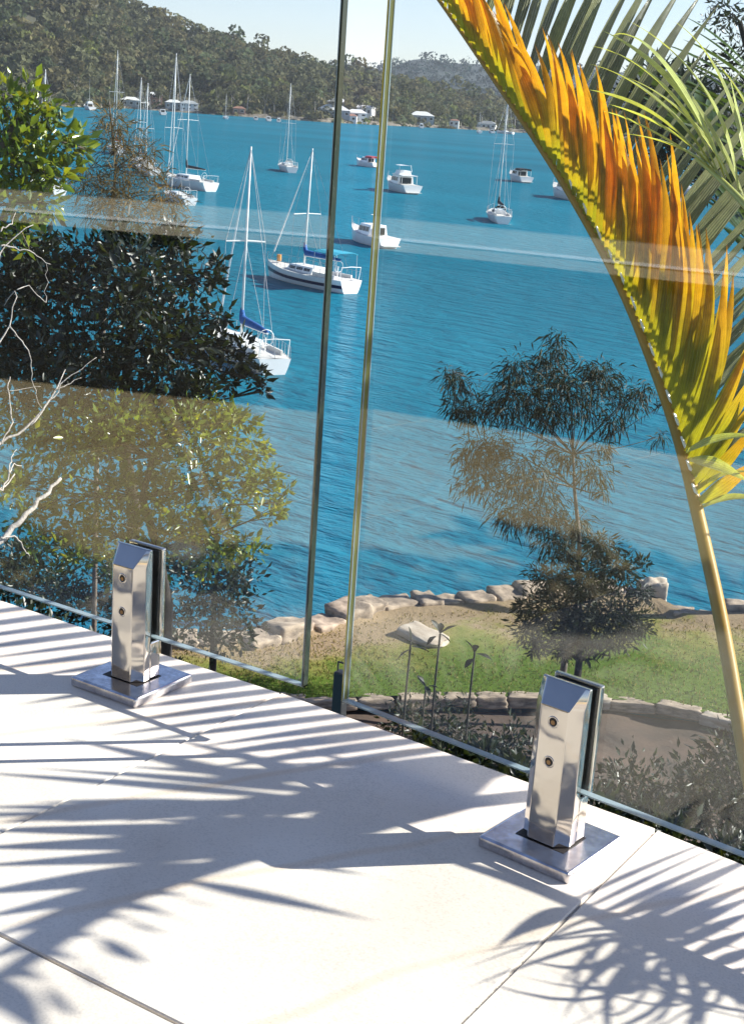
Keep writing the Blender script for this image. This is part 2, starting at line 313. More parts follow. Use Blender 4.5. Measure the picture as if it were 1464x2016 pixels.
class MB:
    def __init__(s): s.v = []; s.f = []
    def add(s, vs, fs):
        k = len(s.v); s.v += [tuple(map(float, v)) for v in vs]; s.f += [tuple(i+k for i in f) for f in fs]
    def box(s, c, d, M_=None):
        x, y, z = d[0]/2, d[1]/2, d[2]/2
        vs = [(a*x, b*y, e*z) for e in (-1, 1) for a, b in ((-1, -1), (1, -1), (1, 1), (-1, 1))]
        if M_ is not None: vs = [tuple(M_ @ Vector(v)) for v in vs]
        s.add([(v[0]+c[0], v[1]+c[1], v[2]+c[2]) for v in vs], [(3, 2, 1, 0), (4, 5, 6, 7), (0, 1, 5, 4), (1, 2, 6, 5), (2, 3, 7, 6), (3, 0, 4, 7)])
    def tube(s, pts, rad, n=6, cap=True):
        pts = [np.asarray(p, float) for p in pts]; m = len(pts)
        if not hasattr(rad, '__len__'): rad = [rad]*m
        vs = []; ref = None
        for i, p in enumerate(pts):
            t = nrm(pts[min(i+1, m-1)]-pts[max(i-1, 0)])
            if ref is None:
                ref = nrm(np.cross(t, [0, 0, 1] if abs(t[2]) < .9 else [1, 0, 0]))
            a = nrm(ref-t*np.dot(ref, t)); ref = a; b = np.cross(t, a)
            for k in range(n):
                th = 2*pi*k/n; vs.append(p+(a*cos(th)+b*sin(th))*rad[i])
        fs = [(i*n+k, i*n+(k+1) % n, (i+1)*n+(k+1) % n, (i+1)*n+k) for i in range(m-1) for k in range(n)]
        if cap: fs += [tuple(range(n))[::-1], tuple((m-1)*n+k for k in range(n))]
        s.add(vs, fs)
    def loft(s, rings, cap0=True, cap1=True, close=True):
        n = len(rings[0]); vs = [p for r_ in rings for p in r_]
        fs = []
        for i in range(len(rings)-1):
            for k in range(n if close else n-1):
                fs.append((i*n+k, i*n+(k+1) % n, (i+1)*n+(k+1) % n, (i+1)*n+k))
        if cap0: fs.append(tuple(range(n))[::-1])
        if cap1: fs.append(tuple((len(rings)-1)*n+k for k in range(n)))
        s.add(vs, fs)
    def build(s, name, m, parent=None, smooth=False, world=True, fix=True):
        me = bpy.data.meshes.new(name); me.from_pydata(s.v, [], s.f)
        if fix:
            bm = bmesh.new(); bm.from_mesh(me); bmesh.ops.recalc_face_normals(bm, faces=bm.faces); bm.to_mesh(me); bm.free()
        if smooth: me.polygons.foreach_set('use_smooth', [True]*len(me.polygons))
        return link(name, me, parent, m, world)
def bevel(o, w, seg=2):
    b = o.modifiers.new('bevel', 'BEVEL'); b.width = w; b.segments = seg; b.limit_method = 'ANGLE'; b.angle_limit = R(25)
    return o
def np_mesh(name, V, faces_n, m, parent=None, tint=None, smooth=False, ncorner=3, rib=None):
    """V (N,3); faces_n (K,ncorner) int"""
    me = bpy.data.meshes.new(name); V = np.asarray(V, np.float32); Fa = np.asarray(faces_n, np.int32)
    me.vertices.add(len(V)); me.vertices.foreach_set('co', V.ravel())
    me.loops.add(Fa.size); me.loops.foreach_set('vertex_index', Fa.ravel())
    me.polygons.add(len(Fa)); me.polygons.foreach_set('loop_start', np.arange(0, Fa.size, ncorner, dtype=np.int32))
    me.polygons.foreach_set('loop_total', np.full(len(Fa), ncorner, np.int32))
    if smooth: me.polygons.foreach_set('use_smooth', np.ones(len(Fa), bool))
    if tint is not None:
        a = me.attributes.new('tint', 'FLOAT_COLOR', 'POINT'); t = np.ones((len(V), 4), np.float32); t[:, :3] = tint; a.data.foreach_set('color', t.ravel())
    if rib is not None: ra = me.attributes.new('rib', 'FLOAT', 'POINT'); ra.data.foreach_set('value', np.asarray(rib, np.float32))
    me.update(calc_edges=True); me.validate()
    return link(name, me, parent, m)
def leaf_mesh(name, P, D, L, W, m, parent=None, tint=None, fold=.25, droop=0.0):
    """P base (N,3), D direction (N,3), L,W (N,) ; each leaf a folded diamond of four triangles"""
    N = len(P); D = D/np.linalg.norm(D, axis=1, keepdims=True)
    q = rng.normal(size=(N, 3)); S = np.cross(D, q); S /= np.linalg.norm(S, axis=1, keepdims=True); U = np.cross(S, D)
    L = L[:, None]; W = W[:, None]
    mid = P+D*L*.45; tip = P+D*L; tip[:, 2:3] -= droop*L
    v = np.stack([P, mid+S*W*.5+U*W*fold, tip, mid-S*W*.5+U*W*fold, mid], 1).reshape(-1, 3)
    b = np.arange(N)[:, None]*5
    f = np.concatenate([b+np.array([[0, 4, 1]]), b+np.array([[1, 4, 2]]), b+np.array([[0, 3, 4]]), b+np.array([[3, 2, 4]])], 0)
    if tint is not None: tint = np.repeat(tint, 5, 0)
    else: tint = np.repeat(1+rng.normal(size=(N, 1))*.2*np.ones((1, 3)), 5, 0)
    return np_mesh(name, v, f, m, parent, np.clip(tint, .2, 3))

def blob_leaves(blobs, dist, count, lsize, lratio, hang=0.0, clump=.35, depth=1.0, yellow=.2, spread=.9):
    """leaves in clumps inside blobs given as (x, y, radius) in source pixels at a distance"""
    Ps, Ds = [], []
    for b in blobs:
        x, y, r = b[:3]; dd = dist+(b[3] if len(b) > 3 else rng.normal()*.35*r*pxm(dist))
        c = at(x, y, dd); rr = r*pxm(dd); n = int(count*(r/60.0)**2)
        if n < 8: n = 8
        nc = max(4, int(n/14))
        cc = rng.normal(size=(nc, 3)); cc /= np.linalg.norm(cc, axis=1, keepdims=True); cc *= (rng.random((nc, 1))**.45)*rr*spread; cc[:, 2] *= .85
        k = rng.integers(0, nc, n)
        off = rng.normal(size=(n, 3))*rr*clump*.55
        P = c+cc[k]+off*np.array([1, depth, .8])
        Ds.append(nrm_rows(cc[k]/rr*.6+off/(rr*clump)*.7+rng.normal(size=(n, 3))*.45+np.array([0, 0, .15-hang*1.6]))); Ps.append(P)
    P = np.concatenate(Ps); D = np.concatenate(Ds); N = len(P)
    L = lsize*(.45+1.0*rng.random(N)**1.5); W = L*lratio*(.8+.4*rng.random(N))
    t = 1+rng.normal(size=(N, 1))*.22; t = np.repeat(t, 3, 1)
    yl = rng.random(N) < yellow; t[yl] *= np.array([1.9, 1.45, .7])
    return P, D, L, W, t
def nrm_rows(a): return a/np.maximum(np.linalg.norm(a, axis=1, keepdims=True), 1e-6)

def gz(x, y):
    r = math.hypot(x-CAM[0], y-CAM[1]); return float(np.interp(r, [3, 7.8, 12.6, 19.8, 23.4, 27], [-3.2, -5, -7.6, -10.8, -12.1, -12.15]))
def tree(name, label, blobs, dist, count, lsize, lratio, leafm, barkm, trunk_px, r_base, hang=0., clump=.35, yellow=.2, ground=None, cat='tree', group=None, twigs=True, trunkname='trunk', crownname='crown', droop=.0, branch_w=.35, spread=.9):
    pts = [at(p[0], p[1], dist+(p[2] if len(p) > 2 else 0)) for p in trunk_px]
    if ground is not None: base = np.array([pts[0][0], pts[0][1], ground]); 
    else: base = pts[0]
    root = empty(name, base, label, cat, group)
    tb = MB()
    full = [base]+pts if ground is not None else pts
    full = [np.asarray(p) for p in full]
    n = len(full); rad = [r_base*(1-.75*i/(n-1)) for i in range(n)]
    tb.tube(full, rad, 7)
    for b in blobs:
        c = at(b[0], b[1], dist+(b[3] if len(b) > 3 else 0)); d2 = [np.linalg.norm(c-p)+max(0, (p[2]-c[2]))*1.2 for p in full]; i = int(np.argmin(d2)); s = full[i]
        mid = (s+c)/2+rng.normal(size=3)*np.linalg.norm(c-s)*.10+np.array([0, 0, .08*np.linalg.norm(c-s)])
        w = max(rad[i]*branch_w, .008)
        tb.tube([s, mid, c], [w, w*.7, w*.25], 5)
        if twigs:
            for _ in range(4):
                e = c+rng.normal(size=3)*b[2]*pxm(dist)*.6; tb.tube([mid*.4+c*.6, (c+e)/2, e], [w*.35, w*.25, w*.1], 4)
    tb.build(trunkname, barkm, root, smooth=True)
    P, D, L, W, t = blob_leaves(blobs, dist, count, lsize, lratio, hang, clump, 1.0, yellow, spread)
    leaf_mesh(crownname, P, D, L, W, leafm, root, t, droop=droop)
    return root

ZW = -12.6
# ------------------------------------------------------------------ water
def water():
    mb = MB(); mb.add([(-5900, -900, ZW), (3900, -900, ZW), (3900, 5900, ZW), (-5900, 5900, ZW)], [(0, 1, 2, 3)])
    o = mb.build('water', M['water']); o['kind'] = 'structure'; o['label'] = 'deep blue rippled water of the bay'
water()

# ------------------------------------------------------------------ far hills and their forest
SHORE = [(-500, 165), (0, 200), (130, 209), (250, 213), (480, 229), (640, 240), (775, 247), (900, 253), (1050, 262), (1250, 276), (1464, 292), (2000, 330)]
SKY1 = [(-500, -420), (0, -135), (120, -80), (280, 6), (330, 26), (400, 48), (450, 70), (500, 90), (560, 105), (600, 122), (660, 128), (700, 135), (760, 150), (850, 166), (950, 190), (1050, 208), (1200, 224), (1464, 244), (2000, 270)]
SKY2 = [(300, 110), (500, 120), (690, 126), (740, 128), (775, 124), (800, 114), (830, 108), (880, 116), (920, 119), (1000, 120), (1100, 124), (1200, 132), (1300, 142), (1464, 158), (2000, 190)]
def ip(tab, x): return float(np.interp(x, [p[0] for p in tab], [p[1] for p in tab]))
def hillpt(x, v, tab, d0, d1):
    ys = ip(SHORE, x); yk = ip(tab, x)
    a = onz(x, ys, ZW); ra = math.hypot(a[0]-CAM[0], a[1]-CAM[1]); ra = min(ra, 1500)
    if d0 is not None: ra = d0
    rb = ra+d1
    a = hor(x, ys, ra) if d0 is None else hor(x, ys-6, ra); a[2] = ZW if d0 is None else min(a[2], 0)
    b = hor(x, yk, rb)
    p = a*(1-v)+b*v; p[2] = a[2]+(b[2]-a[2])*(v**.85)
    return p
HOUSES = (257, 302, 341, 371, 470, 655, 700, 827, 893, 958)
def hill(name, label, tab, x0, x1, d0, d1, floor, leafm, ncrown, csize, cards, h_tree):
    nx, nv = 90, 22; V = []
    for i in range(nx+1):
        x = x0+(x1-x0)*i/nx
        for j in range(nv+1):
            p = hillpt(x, j/nv, tab, d0, d1); p[2] -= h_tree*.9*min(1, j/2.0) if j else .3
            p[2] += 2.2*noise.noise(Vector((p[0]*.02, p[1]*.02, 0)))*min(1, j/3.0); V.append(p)
        q = hillpt(x, 1.0, tab, d0, d1); w = q-CAM; e = CAM+w*1.5; e[2] = ZW-5; V.append(e)
    k = nv+2
    Fq = [(i*k+j, (i+1)*k+j, (i+1)*k+j+1, i*k+j+1) for i in range(nx) for j in range(k-1)]
    o = np_mesh(name, V, Fq, M[floor], None, smooth=True, ncorner=4); o['kind'] = 'structure'; o['label'] = label
    Ps, Ds, Ls, Ts = [], [], [], []
    cents = []
    for _ in range(ncrown):
        x = x0+(x1-x0)*rng.random(); v = rng.random()**1.15
        if d0 is None and v < .16 and any(abs(x-h) < 15 for h in HOUSES): continue
        c = hillpt(x, v, tab, d0, d1)
        s = csize*(.5+1.0*rng.random()**1.3); 
        c[2] += s*.15*rng.normal()-s*.25
        base = np.array([1.0, 1.0, 1.0])*(.75+.5*rng.random())
        z = rng.random()
        if z < .22: base *= np.array([1.12, .98, .9])
        elif z < .4: base *= np.array([.72, .88, .85])
        elif z < .5: base *= np.array([1.1, 1.2, .75])
        n = cards; nb = 5
        bc = rng.normal(size=(nb, 3))*s*.42; bc[:, 2] *= .7
        kk = rng.integers(0, nb, n); u = nrm_rows(rng.normal(size=(n, 3))+np.array([0, 0, .35]))
        P = c+bc[kk]*np.array([1, 1, .8+.6*rng.random()])+u*s*.40*np.array([1, 1, .75])
        Ps.append(P); Ds.append(nrm_rows(np.cross(u, rng.normal(size=(n, 3)))+u*.3)); Ls.append(s*(.13+.17*rng.random(n))); Ts.append(base*(1+rng.normal(size=(n, 1))*.16))
        if rng.random() < .3:
            k = 2; Ps.append(np.repeat((c-np.array([0, 0, s*.35]))[None], k, 0)+rng.normal(size=(k, 3))*np.array([s*.3, s*.3, .5])); Ds.append(np.array([[.05, 0, 1.0]]*k)+rng.normal(size=(k, 3))*.08); Ls.append(-np.full(k, s*.9)); Ts.append(np.array([[2.0, 1.85, 2.4]]*k)*(.7+.4*rng.random()))
    P = np.concatenate(Ps); D = np.concatenate(Ds); L = np.concatenate(Ls); T = np.concatenate(Ts)
    return P, D, L, T
def forest(name, label, data, m):
    P, D, L, T = data
    N = len(P); D = nrm_rows(D); S = nrm_rows(np.cross(D, rng.normal(size=(N, 3)))); U = np.cross(S, D); W = np.where(L < 0, .35, L)[:, None]; L = np.abs(L)[:, None]
    v = np.stack([P-D*L*.5, P+S*W*.5+U*W*.1, P+D*L*.5, P-S*W*.5-U*W*.1], 1).reshape(-1, 3)
    f = np.arange(N*4).reshape(N, 4)
    o = np_mesh(name, v, f, m, None, np.clip(np.repeat(T, 4, 0), .2, 3), ncorner=4); o['kind'] = 'stuff'; o['label'] = label
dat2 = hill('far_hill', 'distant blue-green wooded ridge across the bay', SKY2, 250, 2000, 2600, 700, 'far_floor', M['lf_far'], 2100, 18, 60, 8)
forest('far_forest', 'haze-tinted forest covering the distant ridge', dat2, M['lf_far'])
dat1 = hill('hill', 'steep wooded hillside rising from the far shore', SKY1, -420, 2000, None, 420, 'shore', M['lf_forest'], 2500, 12, 190, 11)
forest('forest', 'grey-green gum forest covering the near hillside', dat1, M['lf_forest'])

def haze():
    m, n, l = new_mat('haze_air'); n.remove(n['Principled BSDF'])
    v = nd(n, 'ShaderNodeVolumePrincipled'); v.inputs['Color'].default_value = (.80, .88, 1, 1); v.inputs['Density'].default_value = HAZE; v.inputs['Anisotropy'].default_value = .2
    l.new(v.outputs[0], n['Material Output'].inputs['Volume'])
    mb = MB(); mb.box((-1000, 2500, 190), (10000, 7000, 409.4)); o = mb.build('haze', m); tag(o, 'thin blue haze over the bay', kind='stuff')
HAZE = 0.6e-4
haze()
def shore_pt(x, dz=0, back=0):
    a = onz(x, ip(SHORE, x), ZW); r_ = min(math.hypot(a[0], a[1]-CAM[1]), 1500)
    p = hor(x, ip(SHORE, x), r_+back); p[2] = ZW+dz; return p
# pale rock and sand lip along the far waterline
def shoreline():
    mb = MB(); rows = []
    for x in range(-400, 2001, 12):
        a = shore_pt(x, -.5, -3+1.5*rng.normal()); b = shore_pt(x, .7+.5*rng.random(), 0); c = shore_pt(x, 2.2+1*rng.random(), 9)
        rows.append([a, b, c])
    mb.loft(rows, False, False, close=False)
    o = mb.build('shore', mat('shore_rock', (.20, .17, .13), .95, scale=.4, col2=(.07, .06, .045))); tag(o, 'narrow rocky shoreline under the far trees', kind='structure')
shoreline()
gum_x = [150, 235, 262, 288, 318, 352, 392, 428, 455, 486, 515, 540, 566, 590, 622, 655, 708, 742, 790, 838, 862, 905, 940, 975, 1015, 1060]
gum_lab = ['gum tree on the far shore behind the large cruiser', 'gum tree left of the pale-roofed boathouse', 'gum tree right behind the pale-roofed boathouse', 'gum tree between the white shed and the brick house', 'gum tree left of the grey weatherboard house', 'gum tree above the grey weatherboard house', 'gum tree right of the white house with grey roof', 'gum tree behind the tiny white sloop', 'gum tree just left of the red-brown boatshed', 'gum tree just right of the red-brown boatshed', 'gum tree over the low motor boat on the far shore', 'gum tree above the white cuddy boat', 'gum tree behind the tall mast of the stern-on yacht', 'gum tree on the bare rocky bank left of the long low house', 'gum tree at the left end of the long low house', 'gum tree behind the long low house', 'gum tree beside the large white house in the gap', 'gum tree just right of the golden glass edge on the far shore', 'gum tree left of the wide grey house', 'gum tree above the wide grey house', 'gum tree right of the wide grey house', 'gum tree behind the narrow white cottage', 'gum tree left of the low white house', 'gum tree right above the low white house', 'gum tree where the far shore meets the frond stem', 'gum tree on the far shore seen through the leaflets']
for i, x in enumerate(gum_x):
    b = shore_pt(x+rng.normal()*3, 2.4, 14+10*rng.random()); h = 13+7*rng.random()
    root = empty('gum_tree', b, gum_lab[i], 'tree', 'gum trees along the far shore')
    mb = MB(); lean = rng.normal(size=2)*1.2
    topp = b+np.array([lean[0], lean[1], h*.8]); fork = b+np.array([lean[0]*.4, lean[1]*.4, h*.45])
    mb.tube([b-np.array([0, 0, 3]), fork, topp], [.5, .35, .12], 5)
    for _ in range(3): mb.tube([fork, fork+rng.normal(size=3)*1.2+np.array([0, 0, 2.5]), topp+rng.normal(size=3)*np.array([3, 3, 1.2])], [.25, .2, .08], 4)
    mb.build('trunk', M['bark_pale'], root)
    n = 300; nb = 8; bc = rng.normal(size=(nb, 3))*np.array([2.4, 2.4, 1.8])+np.array([0, 0, -1]); kk = rng.integers(0, nb, n)
    P = topp+bc[kk]+rng.normal(size=(n, 3))*.9
    tint = np.array([1, 1, .9])*(.7+.5*rng.random())*(1+rng.normal(size=(n, 1))*.2)
    leaf_mesh('crown', P, rng.normal(size=(n, 3)), 1.1+.7*rng.random(n), .8+.5*rng.random(n), M['lf_forest'], root, tint)

# ------------------------------------------------------------------ houses on the far shore
def house(x, back, w, d, h, wallm, roofm, label, dz=1.5, hip=True, nwin=3, storeys=1, name='waterfront_house', yaw=None):
    b = shore_pt(x, dz, back)
    ang = math.atan2(b[1]-CAM[1], b[0])-pi/2+(yaw if yaw is not None else rng.normal()*.15)
    root = empty(name, b, label, 'house', rz=ang)
    mb = MB(); mb.box((0, 0, h/2-1), (w, d, h+2)); mb.build('wall', wallm, root, world=False)
    rb = MB(); o_ = .5; rh = w*.16
    vs = [(-w/2-o_, -d/2-o_, h+.01), (w/2+o_, -d/2-o_, h+.01), (w/2+o_, d/2+o_, h+.01), (-w/2-o_, d/2+o_, h+.01)]
    k = w/2*.45 if hip else w/2+o_
    vs += [(-k, 0, h+rh), (k, 0, h+rh)]
    rb.add(vs, [(0, 1, 5, 4), (1, 2, 5), (2, 3, 4, 5), (3, 0, 4), (3, 2, 1, 0)]); rb.build('roof', roofm, root, world=False)
    for s in range(storeys):
        for i in range(nwin):
            ww = w/nwin*.55; cx = -w/2+w/nwin*(i+.5); cz = h*(s+.55)/storeys
            wb = MB(); wb.box((cx, -d/2-.06, cz), (ww, .16, h/storeys*.45)); f = wb.build('window', M['hwall_w'] if wallm is not M['hwall_w'] else M['alu'], root, world=False)
            pb = MB(); pb.box((cx, -d/2-.16, cz), (ww*.86, .06, h/storeys*.38)); pb.build('pane', M['tint_glass'], f, world=False)
house(257, 5, 14, 9, 4.6, M['hwall_g'], M['roof_w'], 'boathouse with a pale hipped roof and a dark open front on the far shore', name='boathouse')
house(302, 34, 12, 9, 6, M['hwall_b'], M['roof_w'], 'brick house among trees above the shed with the pale hipped roof', dz=5, storeys=2)
house(341, 8, 12, 8, 5, M['hwall_g'], M['roof_w'], 'grey weatherboard house behind the masts of the moored yachts')
house(371, 6, 13, 8, 5, M['hwall_w'], M['hwall_g'], 'white house with a grey roof right of the grey weatherboard house', storeys=2)
house(285, 10, 6, 6, 3.2, M['hwall_w'], M['roof_w'], 'small white shed at the water beside the pale-roofed boathouse', nwin=1)
house(470, 5, 9, 7, 4, M['hwall_b'], M['roof_r'], 'small red-brown boatshed standing alone on the shore', nwin=2)
house(655, 22, 24, 9, 5, M['hwall_g'], M['roof_w'], 'long low house with a pale roof just left of the glass gap', dz=4, nwin=5)
house(662, 60, 16, 9, 5, M['hwall_b'], M['roof_w'], 'brick house partly hidden in trees uphill from the long low house', dz=10)
house(700, 8, 16, 10, 6.5, M['hwall_w'], M['roof_w'], 'large white two storey house seen in the gap between the panels', storeys=2)
house(718, 30, 12, 9, 6, M['hwall_w'], M['hwall_w'], 'white cube house on the slope behind the large white house', dz=6, hip=False)
house(690, 4, 9, 7, 4, M['hwall_w'], M['roof_r'], 'white boatshed with a red roof at the water in the glass gap', nwin=2)
house(827, 20, 20, 10, 5, M['hwall_g'], M['roof_w'], 'wide grey house above the water right of the glass gap', dz=4, nwin=4)
house(893, 6, 8, 7, 5, M['hwall_w'], M['roof_r'], 'narrow white cottage with a red-brown roof at the far waterline', nwin=2)
house(958, 14, 16, 8, 4, M['hwall_w'], M['hwall_g'], 'low white house with a grey roof near the palm frond tip', nwin=4)

# ------------------------------------------------------------------ lawn, garden slope
ZL = -11.8
Spx = [(-700, 1130), (-400, 1180), (0, 1240), (300, 1272), (500, 1270), (560, 1254), (620, 1240), (690, 1219), (755, 1200), (830, 1193), (960, 1186), (1060, 1177), (1180, 1174), (1285, 1174), (1312, 1196), (1380, 1212), (1464, 1215), (1700, 1235), (2200, 1300)]
Epx = [(-700, 1300), (-400, 1330), (0, 1350), (300, 1362), (500, 1370), (620, 1374), (800, 1372), (950, 1370), (1100, 1369), (1250, 1378), (1350, 1394), (1464, 1420), (1700, 1500), (2200, 1640)]
Sw = np.array([onz(x, y, ZL) for x, y in Spx]); Ew = np.array([onz(x, y, ZL) for x, y in Epx])
def resample(P, n):
    P = np.asarray(P); d = np.concatenate([[0], np.cumsum(np.linalg.norm(np.diff(P, axis=0), axis=1))]); t = np.linspace(0, d[-1], n)
    return np.stack([np.interp(t, d, P[:, k]) for k in range(3)], 1)
NT = 140
# match the two edges by picture column so that rows run from the wall towards the house
cols = np.linspace(-700, 2200, NT)
Sx = np.array([onz(x, ip(Spx, x), ZL) for x in cols]); Ex = np.array([onz(x, ip(Epx, x), ZL) for x in cols])
def ground_sheets():
    nr = 26; V = []; T = []
    for i in range(NT):
        for j in range(nr+1):
            s = j/nr; p = Sx[i]*(1-s)+Ex[i]*s
            p = p.copy(); p[2] = ZL+.10*noise.noise(Vector((p[0]*.35, p[1]*.35, 0)))+(.12 if s < .1 else 0)
            V.append(p); dry = .70*max(0, 1-s*1.15)-.04+.35*max(0, 1-abs(cols[i]-650)/260)*(1-s)
            if cols[i] > 1250: dry -= .10
            T.append([dry]*3)
    k = nr+1; Fq = [(i*k+j, (i+1)*k+j, (i+1)*k+j+1, i*k+j+1) for i in range(NT-1) for j in range(nr)]
    o = np_mesh('lawn', V, Fq, M['lawn'], None, np.array(T), smooth=True, ncorner=4); tag(o, 'sloping lawn, dry by the sea wall and green nearer the garden', kind='structure')
    # bank below the wall
    V = []
    for i in range(NT):
        a = Sx[i]; V += [a+np.array([0, 0, .1]), a+nrm(a-CAM)*.6+np.array([0, 0, -1.6])]
    Fq = [(2*i, 2*i+1, 2*i+3, 2*i+2) for i in range(NT-1)]
    o = np_mesh('bank', V, Fq, M['soil'], None, None, ncorner=4); tag(o, 'earth bank behind the sea wall stones', kind='structure')
    # garden bed and slope up to the house
    nr = 30; V = []
    for i in range(NT):
        bx = -6+14*i/(NT-1); B = np.array([bx, .95, -3.2])
        for j in range(nr+1):
            s = j/nr; p = Ex[i]*(1-s)+B*s
            r_ = math.hypot(p[0], p[1]-CAM[1])
            p[2] = float(np.interp(s, [0, .15, .3, .6, .8, 1], [-12.15, -12.1, -10.8, -7.6, -5, -3.2]))+.15*noise.noise(Vector((p[0]*.6, p[1]*.6, 3)))
            V.append(p)
    k = nr+1; Fq = [(i*k+j, (i+1)*k+j, (i+1)*k+j+1, i*k+j+1) for i in range(NT-1) for j in range(nr)]
    o = np_mesh('ground', V, Fq, M['soil'], None, None, smooth=True, ncorner=4); tag(o, 'brown garden slope falling away below the deck', kind='structure')
ground_sheets()
def grass():
    n = 20000; i = rng.integers(8, NT-10, n); f = rng.random(n)[:, None]; s = (rng.random(n)**.8)[:, None]
    A = Sx[i]*(1-f)+Sx[i+1]*f; B = Ex[i]*(1-f)+Ex[i+1]*f; P = A*(1-s)+B*s
    P[:, 2] = ZL+.0
    D = rng.normal(size=(n, 3))*.5+np.array([0, 0, 1.0])
    t = np.ones((n, 3))*(.7+.6*rng.random((n, 1))); dry = (rng.random((n, 1)) < (1.25-1.25*s)); t = np.where(dry, t*np.array([1.9, 1.35, 2.2]), t)
    keep = (s[:, 0] > .03)
    P = P[keep]; D = D[keep]; t = t[keep]; n = len(P)
    o = leaf_mesh('grass', P, D, .05+.06*rng.random(n), np.full(n, .03), M['lf_grass'], None, t); tag(o, 'short grass tufts on the lawn', kind='stuff')
grass()

# ------------------------------------------------------------------ sea wall, edging, rocks
def rock_mesh(seed, rough=.07, sub=2):
    bm = bmesh.new(); bmesh.ops.create_cube(bm, size=1); bmesh.ops.bevel(bm, geom=bm.edges[:], offset=.06, segments=1, affect='EDGES')
    bmesh.ops.triangulate(bm, faces=bm.faces[:])
    bmesh.ops.subdivide_edges(bm, edges=[e for e in bm.edges if e.calc_length() > .6], cuts=2, use_grid_fill=True); bmesh.ops.triangulate(bm, faces=bm.faces[:]); bmesh.ops.subdivide_edges(bm, edges=[e for e in bm.edges if e.calc_length() > .28], cuts=1, use_grid_fill=True)
    for v in bm.verts:
        q = v.co*2.1+Vector((seed*7.3, seed*3.1, seed*1.7)); v.co += v.co.normalized()*noise.noise(q)*rough*2+Vector((noise.noise(q*2.3), noise.noise(q*2.3+Vector((9, 0, 0))), noise.noise(q*2.3+Vector((0, 9, 0)))))*rough*.5
    for f in bm.faces: f.smooth = True
    me = bpy.data.meshes.new('stone'); bm.to_mesh(me); bm.free(); return me
rocks = [rock_mesh(i) for i in range(6)]; 
for r_ in rocks: r_.materials.append(M['sandstone'])
rocks_p = [rock_mesh(i+10, .09) for i in range(3)]
for r_ in rocks_p: r_.materials.append(M['sandstone_pale'])
def put(me, name, parent, p, dims, rz, tilt=(0, 0)):
    o = bpy.data.objects.new(name, me); COL.objects.link(o); o.parent = parent; o.matrix_parent_inverse = pinv(parent)
    o.location = tuple(p); o.scale = dims; o.rotation_euler = (tilt[0], tilt[1], rz); return o
def sea_wall():
    root = empty('sea_wall', onz(830, 1195, ZL), 'curved dry-stone wall of sandstone blocks between lawn and water', 'wall')
    P = Sw[3:14]; d = np.concatenate([[0], np.cumsum(np.linalg.norm(np.diff(P, axis=0), axis=1))]); s = 0; k = 0
    while s < d[-1]-.3:
        L = .6+.55*rng.random(); c = np.array([np.interp(s+L/2, d, P[:, j]) for j in range(3)]); e = np.array([np.interp(s+L/2+.05, d, P[:, j]) for j in range(3)])
        t = e-c; rz = math.atan2(t[1], t[0]); hh = .52+.14*rng.random()
        out = nrm(c-CAM); out[2] = 0
        put(rocks[k % 6], 'stone', root, c+np.array([0, 0, -.05+.07*rng.normal()])+out*.15, (L*.97, .75+.15*rng.random(), hh), rz+rng.normal()*.08, (rng.normal()*.05, rng.normal()*.05))
        put(rocks[(k+3) % 6], 'stone', root, c+np.array([0, 0, -.72])+out*.45, (L*1.05, .8, .75), rz+rng.normal()*.1)
        s += L*1.0; k += 1
    o = put(rocks_p[0], 'stone', root, onz(1287, 1176, ZL)+np.array([0, 0, .05]), (.62, .6, .85), .4); o['label'] = 'square pale end block of the wall'
sea_wall()
for (x, y, sx, sz, lab) in ((1345, 1212, .65, .35, 'low dark rock at the water edge nearest the wall end'), (1395, 1216, .45, .3, 'small rock between two larger ones by the palm stem'), (1452, 1206, .75, .6, 'large brown boulder at the water at the right edge'), (1420, 1222, .4, .28, 'small flat rock left of the large brown boulder')):
    p = onz(x, y, ZL-.05); o = put_top = bpy.data.objects.new('boulder', rocks[int(x) % 6]); COL.objects.link(o); o.location = tuple(p); o.scale = (sx, .6, sz); o.rotation_euler = (0, 0, rng.random()*3); tag(o, lab, 'rock', 'boulders at the waterline')
o = bpy.data.objects.new('flat_rock', rocks_p[1]); COL.objects.link(o); o.location = tuple(onz(833, 1262, ZL)+np.array([0, 0, .14])); o.scale = (1.25, .7, .20); o.rotation_euler = (.05, .08, -.2)
tag(o, 'pale flat sandstone slab lying alone on the lawn', 'rock')
def edging():
    root = empty('garden_edging', onz(1000, 1370, ZL), 'low curved edging of rough stones between lawn and garden bed', 'edging')
    P = Ew[3:13]; d = np.concatenate([[0], np.cumsum(np.linalg.norm(np.diff(P, axis=0), axis=1))]); s = 0; k = 0
    while s < d[-1]-.5:
        L = .7+.7*rng.random(); c = np.array([np.interp(s+L/2, d, P[:, j]) for j in range(3)]); e = np.array([np.interp(s+L/2+.05, d, P[:, j]) for j in range(3)])
        t = e-c; rz = math.atan2(t[1], t[0])
        pale = d[-1]*.45 < s
        put((rocks_p if pale and k % 3 == 0 else rocks)[k % 3], 'edging_stone', root, c+np.array([0, 0, -.10+.025*rng.normal()]), (L*.96, .34, .22+.07*rng.random()), rz+rng.normal()*.06); s += L; k += 1
edging()

